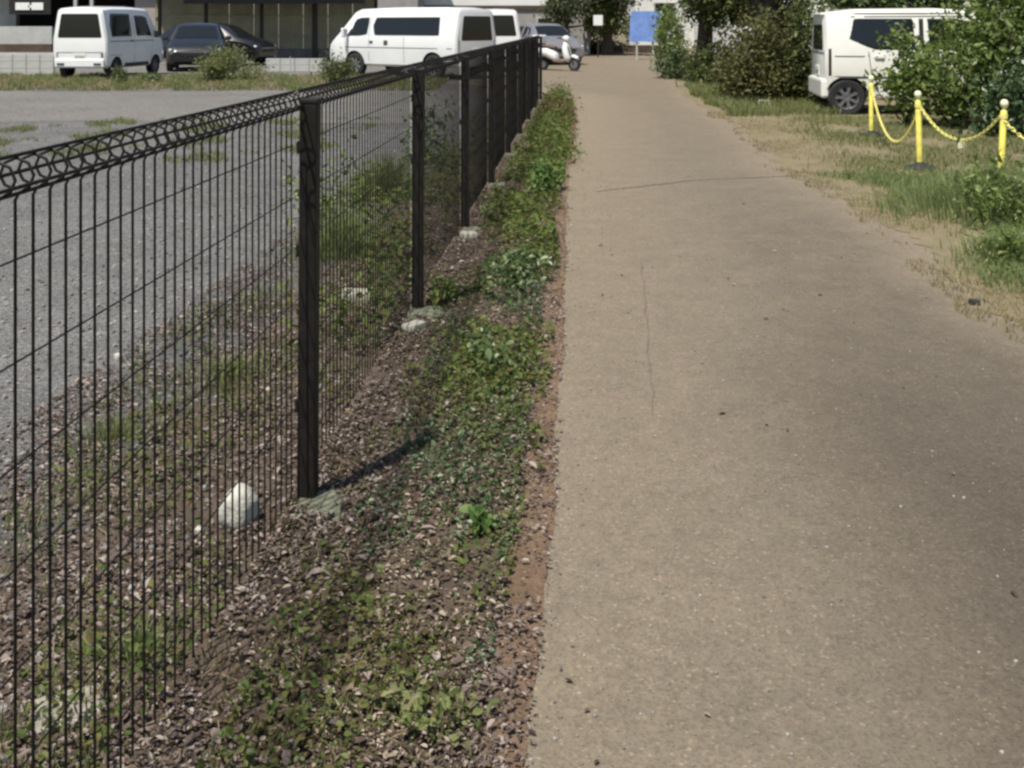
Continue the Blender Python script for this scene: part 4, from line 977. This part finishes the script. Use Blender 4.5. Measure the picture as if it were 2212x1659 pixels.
house('white_house', 'white house showing through gaps between the trees on the right', 7.3, 15.5, 34, 5.2, 7, 'wall_white', 'wall_white', [(-2.5, 1.4, 1.4, 1.2), (1, 1.4, 1.6, 1.2), (-2.5, 3.8, 1.4, 1.2), (1, 3.8, 1.6, 1.2)], False)
house('white_sky_block', 'white building added as stand-in for white sky beyond the blue board', XA(1372, 62), XA(1500, 62), 62, 4.4, 4, 'wall_white', 'wall_white', [(0, 2.2, 1.2, 1.0)], False)  # white building added where white sky shows above the blue board
for k, (x, y, lb, mm) in enumerate(((9.5, 66, 'distant dark tree right of the white building standing in for sky', 'hedge'), (3.4, 60, 'distant dark tree behind the low brown end wall', 'hedge'), (14.5, 58, 'distant tree beyond the white house roof', 'shrub'))):
    tree('tree', lb, (x, y, 0), 3.0, .3, [((0, 0, 3.6), (3.0, 2.2, 2.4)), ((-.5, -.4, 1.5), (2.6, 1.6, 1.1))], 4000, .24, mm, group='distant trees')
# pale low walls by the lot edge, thin posts
def low_wall(label, xa, xb, Y, h):
    o = tag(empty('low_block_wall', ((xa+xb)/2, Y, 0)), label, 'wall'); n = max(1, round((xb-xa)/.4)); bw = (xb-xa)/n; me = None
    for r in range(max(1, round(h/.2))):
        for k in range(n):
            if me is None: b = box('block', (0, 0, 0), (bw-.012, .12, .19), M['wall_pale'], o, .008); me = b.data
            else: b = link('block', me, None, o); bevel(b, .008)
            b.location = (-(xb-xa)/2 + bw*(k+.5) + (bw*.0 if r % 2 else 0), 0, .1+.2*r)
    return o
low_wall('pale low concrete block wall at the far left edge beside the white kei van', XA(-60, 28.5), XA(118, 28.5), 28.5, .6)
low_wall('pale low concrete block wall between black hatchback and dark round bush', XA(575, 31), XA(700, 31), 31, .4)
for k, xd in enumerate((627, 704)):
    o = tag(empty('marker_post', (XA(xd, 26.5), 26.5, 0)), ['thin grey marker post left of the dark round bush', 'thin grey marker post standing at the dark round bush'][k], 'post')
    MB().tube([(0, 0, 0), (0, 0, .62)], .014, 8).build('pole', M['wall_pale'], o, 50); MB().lathe([(0, .61), (.024, .61), (.024, .65), (0, .66)], 10).build('cap', M['trim'], o)

# blue board and white notice at the end of the path
Yg = 41; o = tag(empty('blue_sign', (XA(1392, Yg), Yg, 0)), 'plain pale blue board standing at the end of the path', 'sign')
hw = 33/F*Yg; zt, zb = ZA(24, Yg), ZA(90, Yg)
pts = rounded([(-hw, zb), (hw, zb), (hw, zt), (-hw+.08, zt)], .10, 5); n = len(pts)
mesh('board', [(p.x, -.03, p.y) for p in pts] + [(p.x, .03, p.y) for p in pts], [tuple(range(n)), tuple(reversed(range(n, 2*n)))] + [(i, n+i, n+(i+1) % n, (i+1) % n) for i in range(n)], M['blue'], o)
box('edge_strip', (hw+.05, 0, (zt+zb)/2-.05), (.08, .09, zt-zb+.1), M['paleblue'], o, .01)
for x in (-.3, .35): box('leg', (x, .05, zb/2), (.07, .06, zb+.3), M['wall_pale'], o, .005)
o = tag(empty('notice_board', (XA(1292, 44), 44, 0)), 'small white notice board under the trees at the end of the path', 'sign')
box('board', (0, 0, ZA(44, 44)), (.40, .04, .44), M['signwhite'], o, .01); box('leg', (0, .03, .7), (.05, .05, 1.4), M['beam'], o)
eb = tag(empty('end_wall', (XA(1320, 51.5), 51.5, 0)), 'low brown wall closing the far end of the path', 'wall')
for k in range(10): box('block', (-2.25+.5*k, 0, .19), (.49, .2, .40), M['brownstrip'], eb, .01)

# ================================================================== PLANTS IN THE LOT
bush('lot_bush', 'dark green round bush in front of the nose of the long white passenger van', (XA(730, 24.5), 24.5, 0), (.42, .40, .42), 2200, .05, 'hedge', 'bush', 16, None, .015, .75)
bush('lot_weed', 'yellow-green tall weed clump in front of the black hatchback', (XA(500, 25.5), 25.5, 0), (.85, .5, .55), 4200, .055, 'grass', 'weed', 18, None, .008, .6, .3, 'stem')
bush('lot_weed', 'dark weed clump below the rear wheel of the white kei van', (XA(258, 24.5), 24.5, 0), (.22, .3, .28), 700, .05, 'hedge', 'weed', 10, None, .006, .6, .3, 'stem')
bush('lot_weed', 'small green weed clump below the front of the white kei van', (XA(325, 25.3), 25.3, 0), (.30, .3, .18), 700, .05, 'shrub', 'weed', 10, None, .006, .6, .3, 'stem')
def strip():
    y = random.uniform(22.0, 28.5); return random.uniform(-17, -1.6), y, 0
patch('far_grass', 'dry green grass strip across the lot in front of the parked cars', 20000, strip, .14, 'grass', .014, .15, 7.7, .8, 0)
patch('far_dry_grass', 'tan dry grass among the far grass strip', 20000, strip, .09, 'drygrass', .014, -.4, 1.1, .9, 0)
def strip2():
    y = random.uniform(10.5, 15.5); return FX(y) - random.uniform(.3, 1)**1.0*7, y, 0
patch('lot_grass', 'sparse pale grass patches on the gravel lot', 7000, strip2, .06, 'grass', .009, .45, 3.1, .9, 0)
